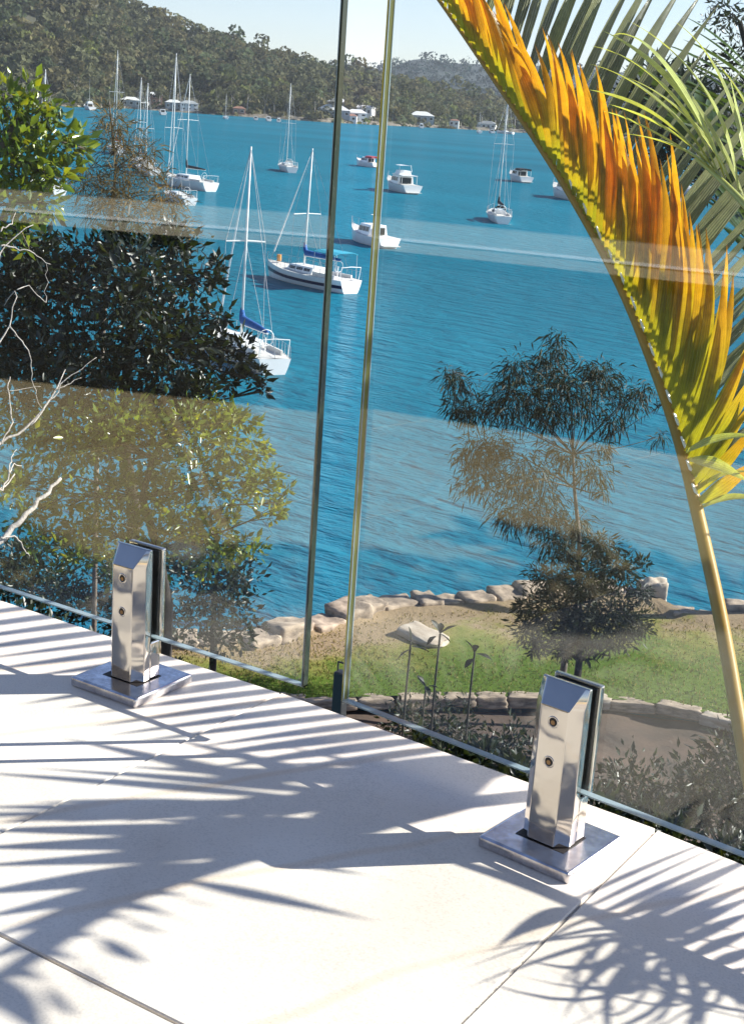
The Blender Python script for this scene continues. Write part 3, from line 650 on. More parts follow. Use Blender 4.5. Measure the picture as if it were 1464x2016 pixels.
# ------------------------------------------------------------------ trees and shrubs on the near slope
g1 = lambda x, y, d: gz(*at(x, y, d)[:2])-.15
tree('glossy_leaf_tree', 'bright green tree with glossy leaves at the upper left edge', [(40, 215, 62), (92, 205, 45), (25, 300, 75), (110, 285, 52), (60, 365, 60), (5, 190, 50), (150, 282, 26), (100, 340, 42), (25, 420, 60), (85, 395, 40), (10, 470, 40), (168, 292, 14), (0, 260, 60)], 9, 175, .085, .45, M['lf_bright'], M['bark'], [(-160, 1000), (-140, 700), (-90, 480), (-30, 330), (30, 250)], .09, clump=.5, yellow=.28, ground=g1(-160, 1000, 9))
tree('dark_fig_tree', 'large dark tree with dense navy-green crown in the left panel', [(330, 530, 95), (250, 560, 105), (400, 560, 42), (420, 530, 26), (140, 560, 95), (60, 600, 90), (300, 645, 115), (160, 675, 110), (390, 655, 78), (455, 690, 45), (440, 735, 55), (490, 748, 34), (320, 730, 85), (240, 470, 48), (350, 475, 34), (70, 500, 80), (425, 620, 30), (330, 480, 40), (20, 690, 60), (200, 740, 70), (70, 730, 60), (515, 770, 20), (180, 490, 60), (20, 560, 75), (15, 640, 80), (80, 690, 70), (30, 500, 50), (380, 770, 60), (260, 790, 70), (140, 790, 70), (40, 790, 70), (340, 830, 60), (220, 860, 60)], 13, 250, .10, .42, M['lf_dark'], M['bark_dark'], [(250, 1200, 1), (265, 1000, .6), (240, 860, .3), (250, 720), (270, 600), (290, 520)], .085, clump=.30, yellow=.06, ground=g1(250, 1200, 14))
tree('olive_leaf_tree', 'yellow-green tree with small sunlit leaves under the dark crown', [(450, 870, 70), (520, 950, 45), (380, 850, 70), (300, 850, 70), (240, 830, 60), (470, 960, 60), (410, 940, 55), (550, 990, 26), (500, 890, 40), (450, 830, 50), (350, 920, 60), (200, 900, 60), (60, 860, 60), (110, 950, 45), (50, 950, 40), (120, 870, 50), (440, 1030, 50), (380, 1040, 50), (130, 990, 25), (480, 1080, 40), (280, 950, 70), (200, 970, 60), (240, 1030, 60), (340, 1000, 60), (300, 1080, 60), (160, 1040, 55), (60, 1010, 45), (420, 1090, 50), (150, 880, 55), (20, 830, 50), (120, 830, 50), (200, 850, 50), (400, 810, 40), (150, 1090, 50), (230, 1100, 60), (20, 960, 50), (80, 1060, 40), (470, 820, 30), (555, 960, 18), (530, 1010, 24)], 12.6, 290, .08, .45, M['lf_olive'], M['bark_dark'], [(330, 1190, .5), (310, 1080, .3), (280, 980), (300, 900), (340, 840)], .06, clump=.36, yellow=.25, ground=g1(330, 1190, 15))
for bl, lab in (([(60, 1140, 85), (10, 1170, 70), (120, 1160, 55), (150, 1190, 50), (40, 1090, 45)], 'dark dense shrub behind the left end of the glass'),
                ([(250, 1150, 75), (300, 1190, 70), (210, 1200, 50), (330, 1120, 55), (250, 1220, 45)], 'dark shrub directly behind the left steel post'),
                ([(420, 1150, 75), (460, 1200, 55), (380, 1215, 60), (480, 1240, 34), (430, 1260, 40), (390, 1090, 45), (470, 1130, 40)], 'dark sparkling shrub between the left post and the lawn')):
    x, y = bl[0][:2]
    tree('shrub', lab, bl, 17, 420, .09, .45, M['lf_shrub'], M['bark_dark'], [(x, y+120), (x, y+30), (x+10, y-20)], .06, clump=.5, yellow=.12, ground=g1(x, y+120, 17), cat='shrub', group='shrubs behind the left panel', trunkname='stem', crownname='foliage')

# casuarina: long drooping needles
def casuarina():
    bl = [(228, 250, 42), (180, 365, 42), (175, 330, 34), (260, 330, 46), (310, 395, 46), (245, 415, 60), (330, 380, 34), (370, 470, 30), (225, 290, 40), (290, 300, 30), (205, 400, 45), (340, 430, 36), (280, 460, 40), (215, 225, 26), (240, 370, 45), (300, 345, 30), (255, 280, 30)]
    tree('casuarina_tree', 'wispy brown casuarina rising behind the dark tree crown', bl, 16, 760, .13, .07, M['lf_casu'], M['bark'], [(190, 900), (205, 620), (212, 480), (222, 400), (228, 330), (222, 270), (215, 200)], .032, hang=.1, clump=.55, yellow=.2, ground=g1(190, 900, 16), droop=.2)
casuarina()

# bare bleached branches at the left edge
def bare_tree():
    b0 = at(-260, 1250, 7.2); b = np.array([b0[0], b0[1], gz(b0[0], b0[1])-.1])
    root = empty('bare_tree', b, 'leafless bleached branches reaching in from the left edge', 'tree')
    mb = MB(); D = 7.2
    def br(pts, w0, w1):
        P = [at(x, y, D+(i*.05)) for i, (x, y) in enumerate(pts)]; P = list(resample(P, max(5, len(P)*4)))
        P = [p+rng.normal(size=3)*.004 for p in P]
        mb.tube(P, list(np.linspace(w0*.72, w1*.72, len(P))), 5)
    mb.tube([b, at(-230, 1150, D), at(-160, 1110, D), at(-60, 1100, D)], [.05, .045, .036, .028], 7)
    br([(-60, 1100), (0, 1066), (45, 1022), (80, 985), (120, 940)], .028, .012)
    br([(-230, 1150), (-120, 950), (-40, 900), (0, 872), (60, 838), (110, 768), (128, 728)], .022, .004)
    br([(60, 838), (90, 800), (140, 740), (190, 705)], .006, .002); br([(110, 768), (160, 742)], .004, .002)
    br([(0, 872), (25, 830), (15, 760), (20, 740)], .006, .003); br([(15, 770), (80, 760)], .003, .0015)
    br([(-120, 950), (-60, 760), (-10, 690), (20, 640), (32, 570), (5, 600)], .012, .003); br([(20, 640), (60, 700), (64, 750), (78, 800)], .005, .002); br([(32, 570), (55, 560), (90, 600), (92, 520)], .004, .0015)
    br([(-60, 760), (-20, 560), (0, 500), (20, 470), (65, 440)], .012, .003); br([(0, 485), (50, 490), (100, 520)], .007, .002); br([(0, 455), (22, 440), (30, 420)], .006, .002)
    br([(-40, 900), (0, 970), (20, 930), (30, 915), (46, 918)], .011, .003); br([(20, 930), (22, 900), (30, 885)], .006, .002); br([(0, 1060), (30, 1055), (50, 1085), (60, 1098)], .008, .003)
    br([(-120, 950), (-20, 975), (14, 955), (28, 935)], .012, .005)
    mb.build('branch', M['dead'], root, smooth=True)
bare_tree()

# lawn tree with hanging strap leaves
def lawn_tree():
    D = 31.5
    bl = [(1090, 690, 30), (1075, 720, 34), (1010, 725, 38), (895, 755, 34), (880, 735, 22), (940, 800, 46), (1035, 775, 70), (1130, 785, 70), (1185, 755, 46), (1235, 790, 44), (1270, 775, 24), (1095, 745, 40), (1300, 860, 16), (990, 790, 46), (1170, 720, 30), (1210, 830, 30), (900, 800, 30), (1095, 665, 18), (1080, 820, 36), (1315, 790, 16),
          (935, 890, 48), (1030, 930, 70), (945, 950, 48), (1070, 1000, 62), (1165, 930, 40), (1190, 970, 16), (1090, 1070, 50), (975, 880, 40), (1110, 900, 36), (1180, 880, 24), (1010, 1010, 42), (1130, 1030, 40), (1175, 1075, 40)]
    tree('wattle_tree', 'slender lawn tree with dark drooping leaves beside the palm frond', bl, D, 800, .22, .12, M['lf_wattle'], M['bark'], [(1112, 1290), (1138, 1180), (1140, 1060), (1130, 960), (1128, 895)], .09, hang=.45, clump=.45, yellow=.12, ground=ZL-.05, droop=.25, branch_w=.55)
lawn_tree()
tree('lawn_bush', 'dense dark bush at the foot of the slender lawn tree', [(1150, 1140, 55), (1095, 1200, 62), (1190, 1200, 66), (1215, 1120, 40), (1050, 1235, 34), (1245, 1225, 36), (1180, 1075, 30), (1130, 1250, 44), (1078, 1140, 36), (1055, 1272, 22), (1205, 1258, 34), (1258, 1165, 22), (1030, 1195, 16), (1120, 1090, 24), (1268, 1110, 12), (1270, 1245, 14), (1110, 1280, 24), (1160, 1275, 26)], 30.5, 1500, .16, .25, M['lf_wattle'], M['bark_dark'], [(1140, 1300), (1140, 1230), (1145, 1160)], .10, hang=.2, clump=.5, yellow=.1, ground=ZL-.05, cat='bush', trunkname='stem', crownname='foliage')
# low garden shrubs under the right panel
for k, (bl, d, lab) in enumerate((([(840, 1420, 60), (900, 1450, 55), (790, 1420, 40), (940, 1480, 50)], 17, 'low dark shrub in the garden bed left of the right steel post'),
                     ([(1000, 1470, 60), (1060, 1520, 70), (960, 1520, 50), (1010, 1560, 50)], 14, 'low dark shrub hidden behind the right steel post'),
                     ([(1250, 1560, 80), (1330, 1590, 80), (1200, 1600, 60), (1290, 1640, 70), (1380, 1540, 55)], 13, 'dark shrub low in the right panel near the deck edge'),
                     ([(1440, 1480, 60), (1464, 1560, 80), (1420, 1620, 70), (1480, 1650, 70)], 12, 'dark shrub at the right edge beneath the palm stem'),
                     ([(880, 1380, 22), (915, 1388, 18)], 20, 'small flowering shrub against the garden edging'))):
    x, y = bl[0][:2]
    tree('garden_shrub', lab, bl, d, 420, .08, .4, M['lf_shrub'], M['bark_dark'], [(x, y+90), (x+4, y+10)], .03, clump=.5, yellow=.10, ground=g1(x, y+90, d), cat='shrub', group='low shrubs below the right panel', trunkname='stem', crownname='foliage')
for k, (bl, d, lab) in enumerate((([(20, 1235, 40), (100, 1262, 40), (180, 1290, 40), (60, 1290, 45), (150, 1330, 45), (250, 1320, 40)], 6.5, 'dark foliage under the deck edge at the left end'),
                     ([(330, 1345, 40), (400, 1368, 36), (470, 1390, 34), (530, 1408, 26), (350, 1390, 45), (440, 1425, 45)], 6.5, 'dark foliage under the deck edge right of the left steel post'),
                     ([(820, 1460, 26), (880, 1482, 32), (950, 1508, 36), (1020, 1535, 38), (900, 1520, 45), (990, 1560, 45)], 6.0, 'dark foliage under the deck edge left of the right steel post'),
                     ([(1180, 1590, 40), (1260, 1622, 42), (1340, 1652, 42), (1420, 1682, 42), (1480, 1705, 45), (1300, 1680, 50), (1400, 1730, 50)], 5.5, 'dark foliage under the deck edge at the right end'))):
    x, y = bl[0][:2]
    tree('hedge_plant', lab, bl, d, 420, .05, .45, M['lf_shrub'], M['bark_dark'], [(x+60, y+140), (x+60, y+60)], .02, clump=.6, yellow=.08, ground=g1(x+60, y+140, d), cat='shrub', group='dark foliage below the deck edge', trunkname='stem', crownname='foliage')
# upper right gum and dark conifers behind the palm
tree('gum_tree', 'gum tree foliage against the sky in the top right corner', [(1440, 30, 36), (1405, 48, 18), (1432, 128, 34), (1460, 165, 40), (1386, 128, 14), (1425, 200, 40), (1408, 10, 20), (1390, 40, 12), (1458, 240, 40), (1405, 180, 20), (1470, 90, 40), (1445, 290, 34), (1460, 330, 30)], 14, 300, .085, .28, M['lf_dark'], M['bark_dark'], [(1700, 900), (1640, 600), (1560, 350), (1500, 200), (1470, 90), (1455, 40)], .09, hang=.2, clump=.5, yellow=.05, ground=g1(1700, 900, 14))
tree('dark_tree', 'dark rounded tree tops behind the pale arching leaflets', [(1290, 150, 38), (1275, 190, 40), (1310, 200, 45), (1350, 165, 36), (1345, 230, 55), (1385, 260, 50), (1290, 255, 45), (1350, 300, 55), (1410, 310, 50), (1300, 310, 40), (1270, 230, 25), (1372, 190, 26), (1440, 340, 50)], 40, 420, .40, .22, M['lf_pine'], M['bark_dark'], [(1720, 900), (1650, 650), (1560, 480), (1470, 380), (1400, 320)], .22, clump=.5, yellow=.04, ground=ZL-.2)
# saplings seen through the right panel
def sapling(px, py, leaves, label):
    D = 9.5; tp = at(px, py, D); b = np.array([tp[0]-.02, tp[1], gz(tp[0], tp[1])-.1])
    root = empty('sapling', b, label, 'sapling', 'saplings below the right panel')
    mb = MB(); pts = [b, b*.5+tp*.5+np.array([.012, 0, 0]), b*.15+tp*.85-np.array([.006, 0, 0]), tp]; mb.tube(resample(pts, 9), list(np.linspace(.012, .007, 9)), 5); mb.build('stem', M['stem'], root, smooth=True)
    for (dx, dy, ox, oy) in leaves:
        a = at(px+ox, py+oy, D); e = at(px+ox+dx, py+oy+dy, D+.03*rng.normal()); leaflet_obj('leaf', a, e, .046, M['sap_leaf'], root, sag=.015, wide=.5)
def leaflet_geo(a, e, w, sag, wide=.3, n=8, up=None, ctrl=None, fold=.35):
    a = np.asarray(a, float); e = np.asarray(e, float); L = np.linalg.norm(e-a)
    c = (a+e)/2+np.array([0, 0, sag]) if ctrl is None else np.asarray(ctrl, float)
    V = []; Fq = []
    tw = rng.normal()*.25
    upv = np.array([0, 0, 1.0]) if up is None else nrm(up)
    for i in range(n+1):
        t = i/n; p = a*(1-t)**2+2*c*t*(1-t)+e*t*t
        tg = nrm((c-a)*(1-t)+(e-c)*t); s = np.cross(tg, upv); s = nrm(s) if np.linalg.norm(s) > 1e-4 else np.array([1.0, 0, 0]); nn = np.cross(s, tg); th = tw*t*2; s, nn = s*cos(th)+nn*sin(th), nn*cos(th)-s*sin(th)
        prof = min(1, .35+t/wide*.65) if t < wide else max(.02, (1-((t-wide)/(1-wide))**1.6))
        ww = w/2*prof
        V += [p-s*ww+nn*ww*fold, p, p+s*ww+nn*ww*fold]
        if i:
            k = 3*i; Fq += [(k-3, k-2, k+1, k), (k-2, k-1, k+2, k+1)]
    return np.array(V), np.array(Fq)
def leaflet_obj(name, a, e, w, m, parent, sag=.02, wide=.3, tint=None, up=None, ctrl=None, n=8, fold=.35):
    V, Fq = leaflet_geo(a, e, w, sag, wide, n, up, ctrl, fold)
    T = np.ones((len(V), 3)) if tint is None else (np.repeat(tint(np.linspace(0, 1, n+1)), 3, 0) if callable(tint) else np.ones((len(V), 3))*tint)
    return np_mesh(name, V, Fq, m, parent, T, smooth=False, ncorner=4, rib=np.tile([-1.0, 0.0, 1.0], n+1))
sapling(808, 1268, [(-4, -35, 0, 0), (-26, 22, -3, 12), (34, 10, 3, 6)], 'leftmost of three dark saplings, in front of the flat rock')
sapling(866, 1248, [(-18, -28, 0, 0), (34, -16, 0, 0), (2, -20, 0, -2), (18, 16, 2, 2), (-18, 16, -8, 6)], 'tallest of three dark saplings, with spread leaves on top')
sapling(934, 1284, [(-20, -24, 0, 0), (4, -14, 0, 0), (30, 12, 4, 4), (-18, 18, -2, 14)], 'rightmost of three dark saplings, nearest the steel post')
sapling(838, 1352, [(-16, -22, -2, 0), (22, 4, 4, 0), (6, 20, 0, 0)], 'short broad-leaved sapling low between the taller ones')
def black_post():
    D = 4.2; t0 = at(672, 1322, D); b = np.array([t0[0], t0[1], -3.4]); root = empty('garden_light', b, 'black post with a square loop handle showing in the glass gap', 'post')
    mb = MB(); mb.box((t0[0], t0[1], (t0[2]+b[2])/2), (.034, .034, t0[2]-b[2])); bevel(mb.build('post', M['black_post'], root), .004)
    h = MB(); w = .020; q = [t0+np.array([-.013, 0, 0]), t0+np.array([-.013, 0, .027]), t0+np.array([.013, 0, .027]), t0+np.array([.013, 0, 0])]
    for a_, b_ in zip(q[:-1], q[1:]): h.tube([a_, b_], .0028, 6)
    h.build('handle', M['black_post'], root)
black_post()

# ------------------------------------------------------------------ boats
def hull_rings(L, B, fb, sheer=.25, transom=.7, n=14):
    rings = []
    for i in range(n+1):
        s = i/n; x = -L/2+L*s
        b = B/2*(transom+(1-transom)*sin(min(1, s/.45)*pi/2)) if s < .45 else B/2*max(.015, cos(((s-.45)/.55)**1.5*pi/2))
        zt = fb*(1+sheer*(s-.3)**2*3 if s > .3 else 1+sheer*.25*(.3-s))
        rake = .9*fb*max(0, (s-.8)/.2)
        ring = []
        for k in range(7):
            th = k/6; yy = b*(th**.55); zz = -.35+(zt+.35)*th**1.6
            ring.append((x+rake*th*.6, yy, zz))
        rings.append((ring, b, zt, x+rake*.6))
    return rings
def boat_base(bow, stern, L, label, cat, name):
    P = onz(*stern, ZW); Q = onz(*bow, ZW); h = Q-P; ang = math.atan2(h[1], h[0]); c = P+nrm(h)*L/2
    return empty(name, (c[0], c[1], ZW), label, cat, 'boats moored in the bay', rz=ang)
def build_hull(root, L, B, fb, m, stripe=None, **k):
    rs = hull_rings(L, B, fb, **k); mb = MB()
    full = []
    for ring, b, zt, x in rs: full.append([(p[0], -p[1], p[2]) for p in reversed(ring)]+[p for p in ring[1:]])
    mb.loft(full, True, True, close=False)
    # transom as a closed face
    hl = mb.build('hull', m, root, world=False); hl.data.polygons.foreach_set('use_smooth', [len(p.vertices) == 4 for p in hl.data.polygons])
    db = MB(); db.loft([[(x, -b*.97, zt-.03), (x, 0, zt+.04), (x, b*.97, zt-.03)] for ring, b, zt, x in rs], False, False, close=False); db.build('deck', M['deckw'], hl, world=False)
    if stripe:
        sb = MB()
        for sg in (-1, 1): sb.loft([[(r_[0][4][0], sg*(r_[0][4][1]+.02), r_[0][4][2]), (r_[0][5][0], sg*(r_[0][5][1]+.025), r_[0][5][2]*.93)] for r_ in rs], False, False, close=False)
        sb.build('stripe', stripe, hl, world=False)
    return hl, rs
def cabin(root, x0, x1, w, z0, h, m, winm=True, slope=.5, rows=3, name='cabin'):
    mb = MB(); rk = h*slope
    rings = [[(x0, -w/2, z0), (x0, w/2, z0), (x0, w/2*.82, z0+h), (x0, -w/2*.82, z0+h)], [(x1-rk, -w/2*.92, z0), (x1-rk, w/2*.92, z0), (x1-rk-h*.3, w/2*.7, z0+h), (x1-rk-h*.3, -w/2*.7, z0+h)], [(x1, -w/2*.6, z0), (x1, w/2*.6, z0), (x1-rk-h*.25, w/2*.45, z0+h*.92), (x1-rk-h*.25, -w/2*.45, z0+h*.92)]]
    mb.loft(rings, True, True); cb = mb.build(name, m, root, world=False); bevel(cb, .05)
    if winm:
        for sg in (-1, 1):
            for i in range(rows):
                xa = x0+(x1-rk-x0)*(.08+.88*i/rows); xb = x0+(x1-rk-x0)*(.08+.88*(i+.82)/rows)
                wb = MB(); ya = lambda x, t: sg*(w/2*(1-.08*(x-x0)/(x1-rk-x0))*(1-.18*t)+.012)
                wb.add([(xa, ya(xa, .35), z0+h*.35), (xb, ya(xb, .35), z0+h*.35), (xb, ya(xb, .78), z0+h*.78), (xa, ya(xa, .78), z0+h*.78)], [(0, 1, 2, 3)])
                wb.build('window', M['tint_glass'], cb, world=False, fix=False)
    return cb
def rails(root, rs, h=.6, a=.0, b_=1., th=.018):
    mb = MB(); n = len(rs)
    for sg in (-1, 1):
        top = []
        for i in range(int(a*(n-1)), int(b_*(n-1))+1):
            ring, b, zt, x = rs[i]; p = (x, sg*b*.94, zt); q = (x, sg*b*.94, zt+h); mb.tube([p, q], th*.7, 4); top.append(q)
        mb.tube(top, th*.5, 4)
    mb.build('railing', M['wire'], root, world=False)
def yacht(bow, stern, L, label, mast_h, mast_x=.08, cover=None, stripe=None, bimini=None, spread=.5, boom=True, hullm=None, dodger=None, lean=0, jib=True, name='sailing_yacht', fender=False):
    root = boat_base(bow, stern, L, label, 'yacht', name); B = L*.31; fb = L*.095
    hl, rs = build_hull(root, L, B, fb, hullm or M['gel'], stripe, transom=.66)
    cabin(root, -L*.12, L*.24, B*.55, fb, L*.05, M['gel'], slope=.8)
    # cockpit coaming
    mb = MB()
    for sg in (-1, 1): mb.box((-L*.27, sg*B*.27, fb+.12), (L*.26, .12, .3))
    mb.box((-L*.28, 0, fb+.015), (L*.24, B*.46, .05)); mb.build('cockpit', M['deckw'], root, world=False)
    mx = L*mast_x; mh = mast_h; mb = MB(); mb.tube([(mx, 0, fb), (mx-.15, 0, mh*.6), (mx-.3, 0, mh)], [.075, .068, .045], 8); mst = mb.build('mast', M['alu'], root, smooth=True, world=False)
    sb = MB(); hs = mh*spread; sb.tube([(mx-.1, -B*.42, hs), (mx-.1, 0, hs+.05), (mx-.1, B*.42, hs)], .04, 5); sb.build('spreader', M['alu'], mst, world=False)
    if boom:
        bz = fb+L*.12; bb = MB(); bb.tube([(mx-.1, 0, bz), (-L*.36, 0, bz+.1)], .07, 6); bo = bb.build('boom', M['alu'], root, world=False)
        if cover:
            cb = MB(); cb.tube([(mx+.02, 0, bz+L*.10), (mx-.05, 0, bz+L*.05), (mx-.25, 0, bz+.22), (-L*.15, 0, bz+.2), (-L*.36, 0, bz+.16)], [.10, .17, .24, .19, .09], 8); cb.build('sail_cover', cover, bo, smooth=True, world=False)
    wb = MB(); tp = (mx-.3, 0, mh-.1)
    wb.tube([tp, (L/2+.1, 0, fb*1.35)], .022, 4); wb.tube([tp, (-L/2, 0, fb)], .016, 4)
    for sg in (-1, 1):
        wb.tube([tp, (mx-.1, sg*B*.42, hs), (mx-.15, sg*B*.46, fb)], .014, 4); wb.tube([(mx-.12, 0, hs), (mx-.6, sg*B*.46, fb)], .014, 4)
    wb.build('rigging', M['wire'], root, world=False)
    if jib:
        jb = MB(); a = np.array(tp); b = np.array([L/2+.05, 0, fb*1.4]); jb.tube([a*.08+b*.92, a*.5+b*.5, a*.94+b*.06], [.07, .055, .03], 6); jb.build('furled_jib', M['gel'], root, world=False)
    rails(root, rs, .6, .0, 1.)
    pb = MB()
    for sg in (-1, 1): pb.tube([(-L*.47, sg*B*.3, fb), (-L*.49, sg*B*.3, fb+.95), (-L*.49, 0, fb+1.0)], .03, 5)
    pb.build('pushpit', M['alu'], root, world=False)
    tb = MB(); tb.tube([(-L*.33, 0, fb+.1), (-L*.335, 0, fb+.85)], .04, 5); ring = [( -L*.34, .42*cos(t), fb+.85+.42*sin(t)) for t in np.linspace(0, 2*pi, 13)]; tb.tube(ring, .025, 4, cap=False); tb.build('helm_wheel', M['alu'], root, world=False)
    if bimini:
        b2 = MB(); z = fb+1.95; b2.loft([[(x, -B*.36, z-.14), (x, -B*.2, z), (x, B*.2, z), (x, B*.36, z-.14), (x, B*.36, z-.19), (x, B*.2, z-.05), (x, -B*.2, z-.05), (x, -B*.36, z-.19)] for x in (-L*.43, -L*.3, -L*.17)]); bi = b2.build('bimini', bimini, root, world=False)
        b3 = MB()
        for x in (-L*.42, -L*.18):
            for sg in (-1, 1): b3.tube([(x, sg*B*.35, fb), (x, sg*B*.35, z-.17)], .025, 4)
        b3.build('bimini_frame', M['alu'], bi, world=False)
    if dodger:
        d2 = MB(); d2.loft([[(-L*.1, y, fb+.1+1.0*(1-(y/(B*.3))**4)) for y in np.linspace(-B*.29, B*.29, 7)], [(L*.0, y, fb+.25+.5*(1-(y/(B*.3))**4)) for y in np.linspace(-B*.29, B*.29, 7)]], False, False, close=False); d2.build('spray_hood', dodger, root, world=False)
    if fender:
        fbm = MB(); fbm.tube([(L*.4, 0, fb*1.4), (L*.4, 0, fb*1.4+.5)], .18, 8); fbm.build('fender', M['rubber'], root, world=False)
    return root
def cruiser(bow, stern, L, label, fly=True, top=None, radar=False, name='motor_cruiser', hullm=None, mast=0, arch=None):
    root = boat_base(bow, stern, L, label, 'motor boat', name); B = L*.34; fb = L*.12
    hl, rs = build_hull(root, L, B, fb, hullm or M['gel'], None, transom=.9, sheer=.5)
    cb = cabin(root, -L*.18, L*.26, B*.78, fb, L*.13, M['gel'], slope=.7, rows=3)
    # aft bulkhead with dark doors and cockpit
    mb = MB(); mb.box((-L*.19, 0, fb+L*.055), (.06, B*.5, L*.085)); mb.build('cabin_door', M['tint_glass'], cb, world=False)
    mb = MB(); mb.box((-L*.34, 0, fb+.01), (L*.27, B*.74, .05)); mb.build('cockpit', M['deckw'], root, world=False)
    mb = MB(); mb.box((-L*.53, 0, .25), (L*.08, B*.7, .08)); mb.build('swim_platform', M['deckw'], root, world=False)
    z = fb+L*.13
    if fly:
        mb = MB(); mb.loft([[(-L*.34, -B*.37, z), (-L*.34, B*.37, z), (-L*.34, B*.37, z+.09), (-L*.34, -B*.37, z+.09)], [(L*.12, -B*.33, z), (L*.12, B*.33, z), (L*.12, B*.33, z+.09), (L*.12, -B*.33, z+.09)]]); mb.build('hardtop', M['gel'], root, world=False)
        cabin(root, -L*.15, L*.1, B*.6, z+.09, L*.06, M['gel'], winm=False, name='flybridge')
        mb = MB()
        for sg in (-1, 1): mb.tube([(-L*.33, sg*B*.35, fb), (-L*.33, sg*B*.35, z)], .03, 5); mb.tube([(-L*.15, sg*B*.3, z+L*.05), (-L*.12, sg*B*.26, z+L*.15)], .03, 5)
        mb.build('support_post', M['alu'], root, world=False)
        mb = MB(); zz = z+L*.15; mb.loft([[(-L*.2, -B*.3, zz-.1), (-L*.2, 0, zz), (-L*.2, B*.3, zz-.1), (-L*.2, 0, zz-.06)], [(L*.06, -B*.28, zz-.1), (L*.06, 0, zz), (L*.06, B*.28, zz-.1), (L*.06, 0, zz-.06)]]); mb.build('canopy', top or M['gel'], root, world=False)
    elif top:
        mb = MB(); zz = fb+L*.17; mb.loft([[(x, -B*.36, zz-.5), (x, -B*.34, zz-.1), (x, 0, zz), (x, B*.34, zz-.1), (x, B*.36, zz-.5), (x, 0, zz-.08)] for x in (-L*.40, -L*.05)]); mb.build('canopy', top, root, world=False)
        mb = MB()
        for x in (-L*.39, -L*.08):
            for sg in (-1, 1): mb.tube([(x, sg*B*.345, fb), (x, sg*B*.345, zz-.15)], .03, 4)
        mb.build('canopy_frame', M['alu'], root, world=False)
    rails(root, rs, .7, .55, 1.)
    if mast: mb = MB(); mb.tube([(-L*.05, 0, z), (-L*.08, 0, z+mast)], [.06, .03], 6); mb.box((-L*.07, 0, z+mast*.6), (.08, .9, .06)); mb.build('mast', M['alu'], root, world=False)
    return root
yacht((470, 702), (540, 738), 8.4, 'white yacht with a blue sail cover, nearest boat, half behind the dark tree', 10.9, cover=M['blue_canvas'], spread=.56)
yacht((553, 548), (690, 578), 9.8, 'white yacht with a navy stripe and aqua bimini crossed by the glass edge', 10.0, cover=M['blue_canvas'], stripe=M['navy'], bimini=M['aqua_canvas'], spread=.52, fender=True)
cruiser((690, 470), (766, 489), 8.0, 'white launch with railed bow seen across the glass gap', fly=False, mast=1.6, name='motor_launch')
cruiser((775, 374), (812, 382), 11, 'white flybridge cruiser with dark rear doors seen from behind', fly=True)
cruiser((712, 326), (742, 330), 8.5, 'small cruiser with a red cover beside the glass gap', fly=False, top=M['red_canvas'])
yacht((972, 430), (990, 441), 10, 'white yacht stern-on in the right panel with red and black gear', 16.2, cover=M['black_canvas'], dodger=M['black_canvas'], spread=.6, jib=False)
cruiser((985, 350), (1036, 360), 10, 'open white cruiser with a black canopy near the palm frond', fly=False, top=M['black_canvas'])
yacht((545, 330), (575, 340), 11, 'broad white yacht seen stern-on with a bare tall mast in the left panel', 16.5, dodger=M['gel'], spread=.55, jib=False)
yacht((330, 362), (415, 377), 13, 'long white yacht with a black half-furled sail', 16.0, cover=M['black_canvas'], spread=.6)
yacht((330, 392), (375, 404), 9, 'small white yacht in front of the long white yacht', 18, mast_x=.3, cover=None, boom=False, spread=.5)
yacht((195, 292), (240, 305), 12, 'white yacht with a red sail cover behind the wispy casuarina', 21, cover=M['red_canvas'], spread=.6)
yacht((70, 372), (118, 384), 10, 'white yacht mostly hidden by the glossy green tree', 15, spread=.6)
yacht((258, 322), (290, 330), 10, 'white yacht with paired masts seen through the casuarina', 15.5, cover=M['blue_canvas'])
yacht((270, 336), (305, 345), 10, 'white yacht just in front of the pair seen through the casuarina', 14.5, cover=None)
cruiser((150, 213), (182, 217), 16, 'large cruiser with a flybridge close to the far shore', fly=True, mast=14)
cruiser((302, 222), (322, 226), 13, 'long low white runabout by the far shore below the pale houses', fly=False)
yacht((432, 231), (446, 234), 11, 'tiny white sloop moored off the far shore', 15, boom=False, jib=False)
cruiser((492, 233), (504, 236), 9, 'white dinghy left of the red-brown boatshed along the far shore', fly=False, name='motor_boat')
cruiser((512, 235), (530, 238), 11, 'low white motor boat moored right of the red-brown boatshed', fly=False, name='motor_boat')
cruiser((541, 238), (549, 240), 8, 'white cuddy boat close in front of the rocky far bank', fly=True, name='motor_boat')
cruiser((815, 249), (830, 252), 12, 'white motor boat below the wide grey house', fly=True, name='motor_boat')
yacht((930, 259), (944, 262), 13, 'white sloop with a bare mast left of the palm frond on the far shore', 15, boom=False, jib=False)
cruiser((954, 260), (970, 262), 12, 'low white boat moored right of the far white sloop', fly=False, name='motor_boat')
yacht((985, 262), (1010, 264), 16, 'two-decked white boat beside the frond at the far shore', 20, boom=False)
cruiser((1092, 386), (1140, 396), 12, 'white boat whose bow shows just left of the orange leaflets', fly=False)
yacht((1330, 378), (1372, 388), 12, 'white yacht partly hidden among the palm leaflets', 14, cover=M['black_canvas'])
cruiser((1405, 386), (1445, 396), 11, 'white cruiser at the right edge behind the palm leaflets', fly=True, mast=3)
cruiser((1296, 340), (1315, 344), 8, 'white runabout glimpsed between dark palm leaflets', fly=False, name='motor_boat')

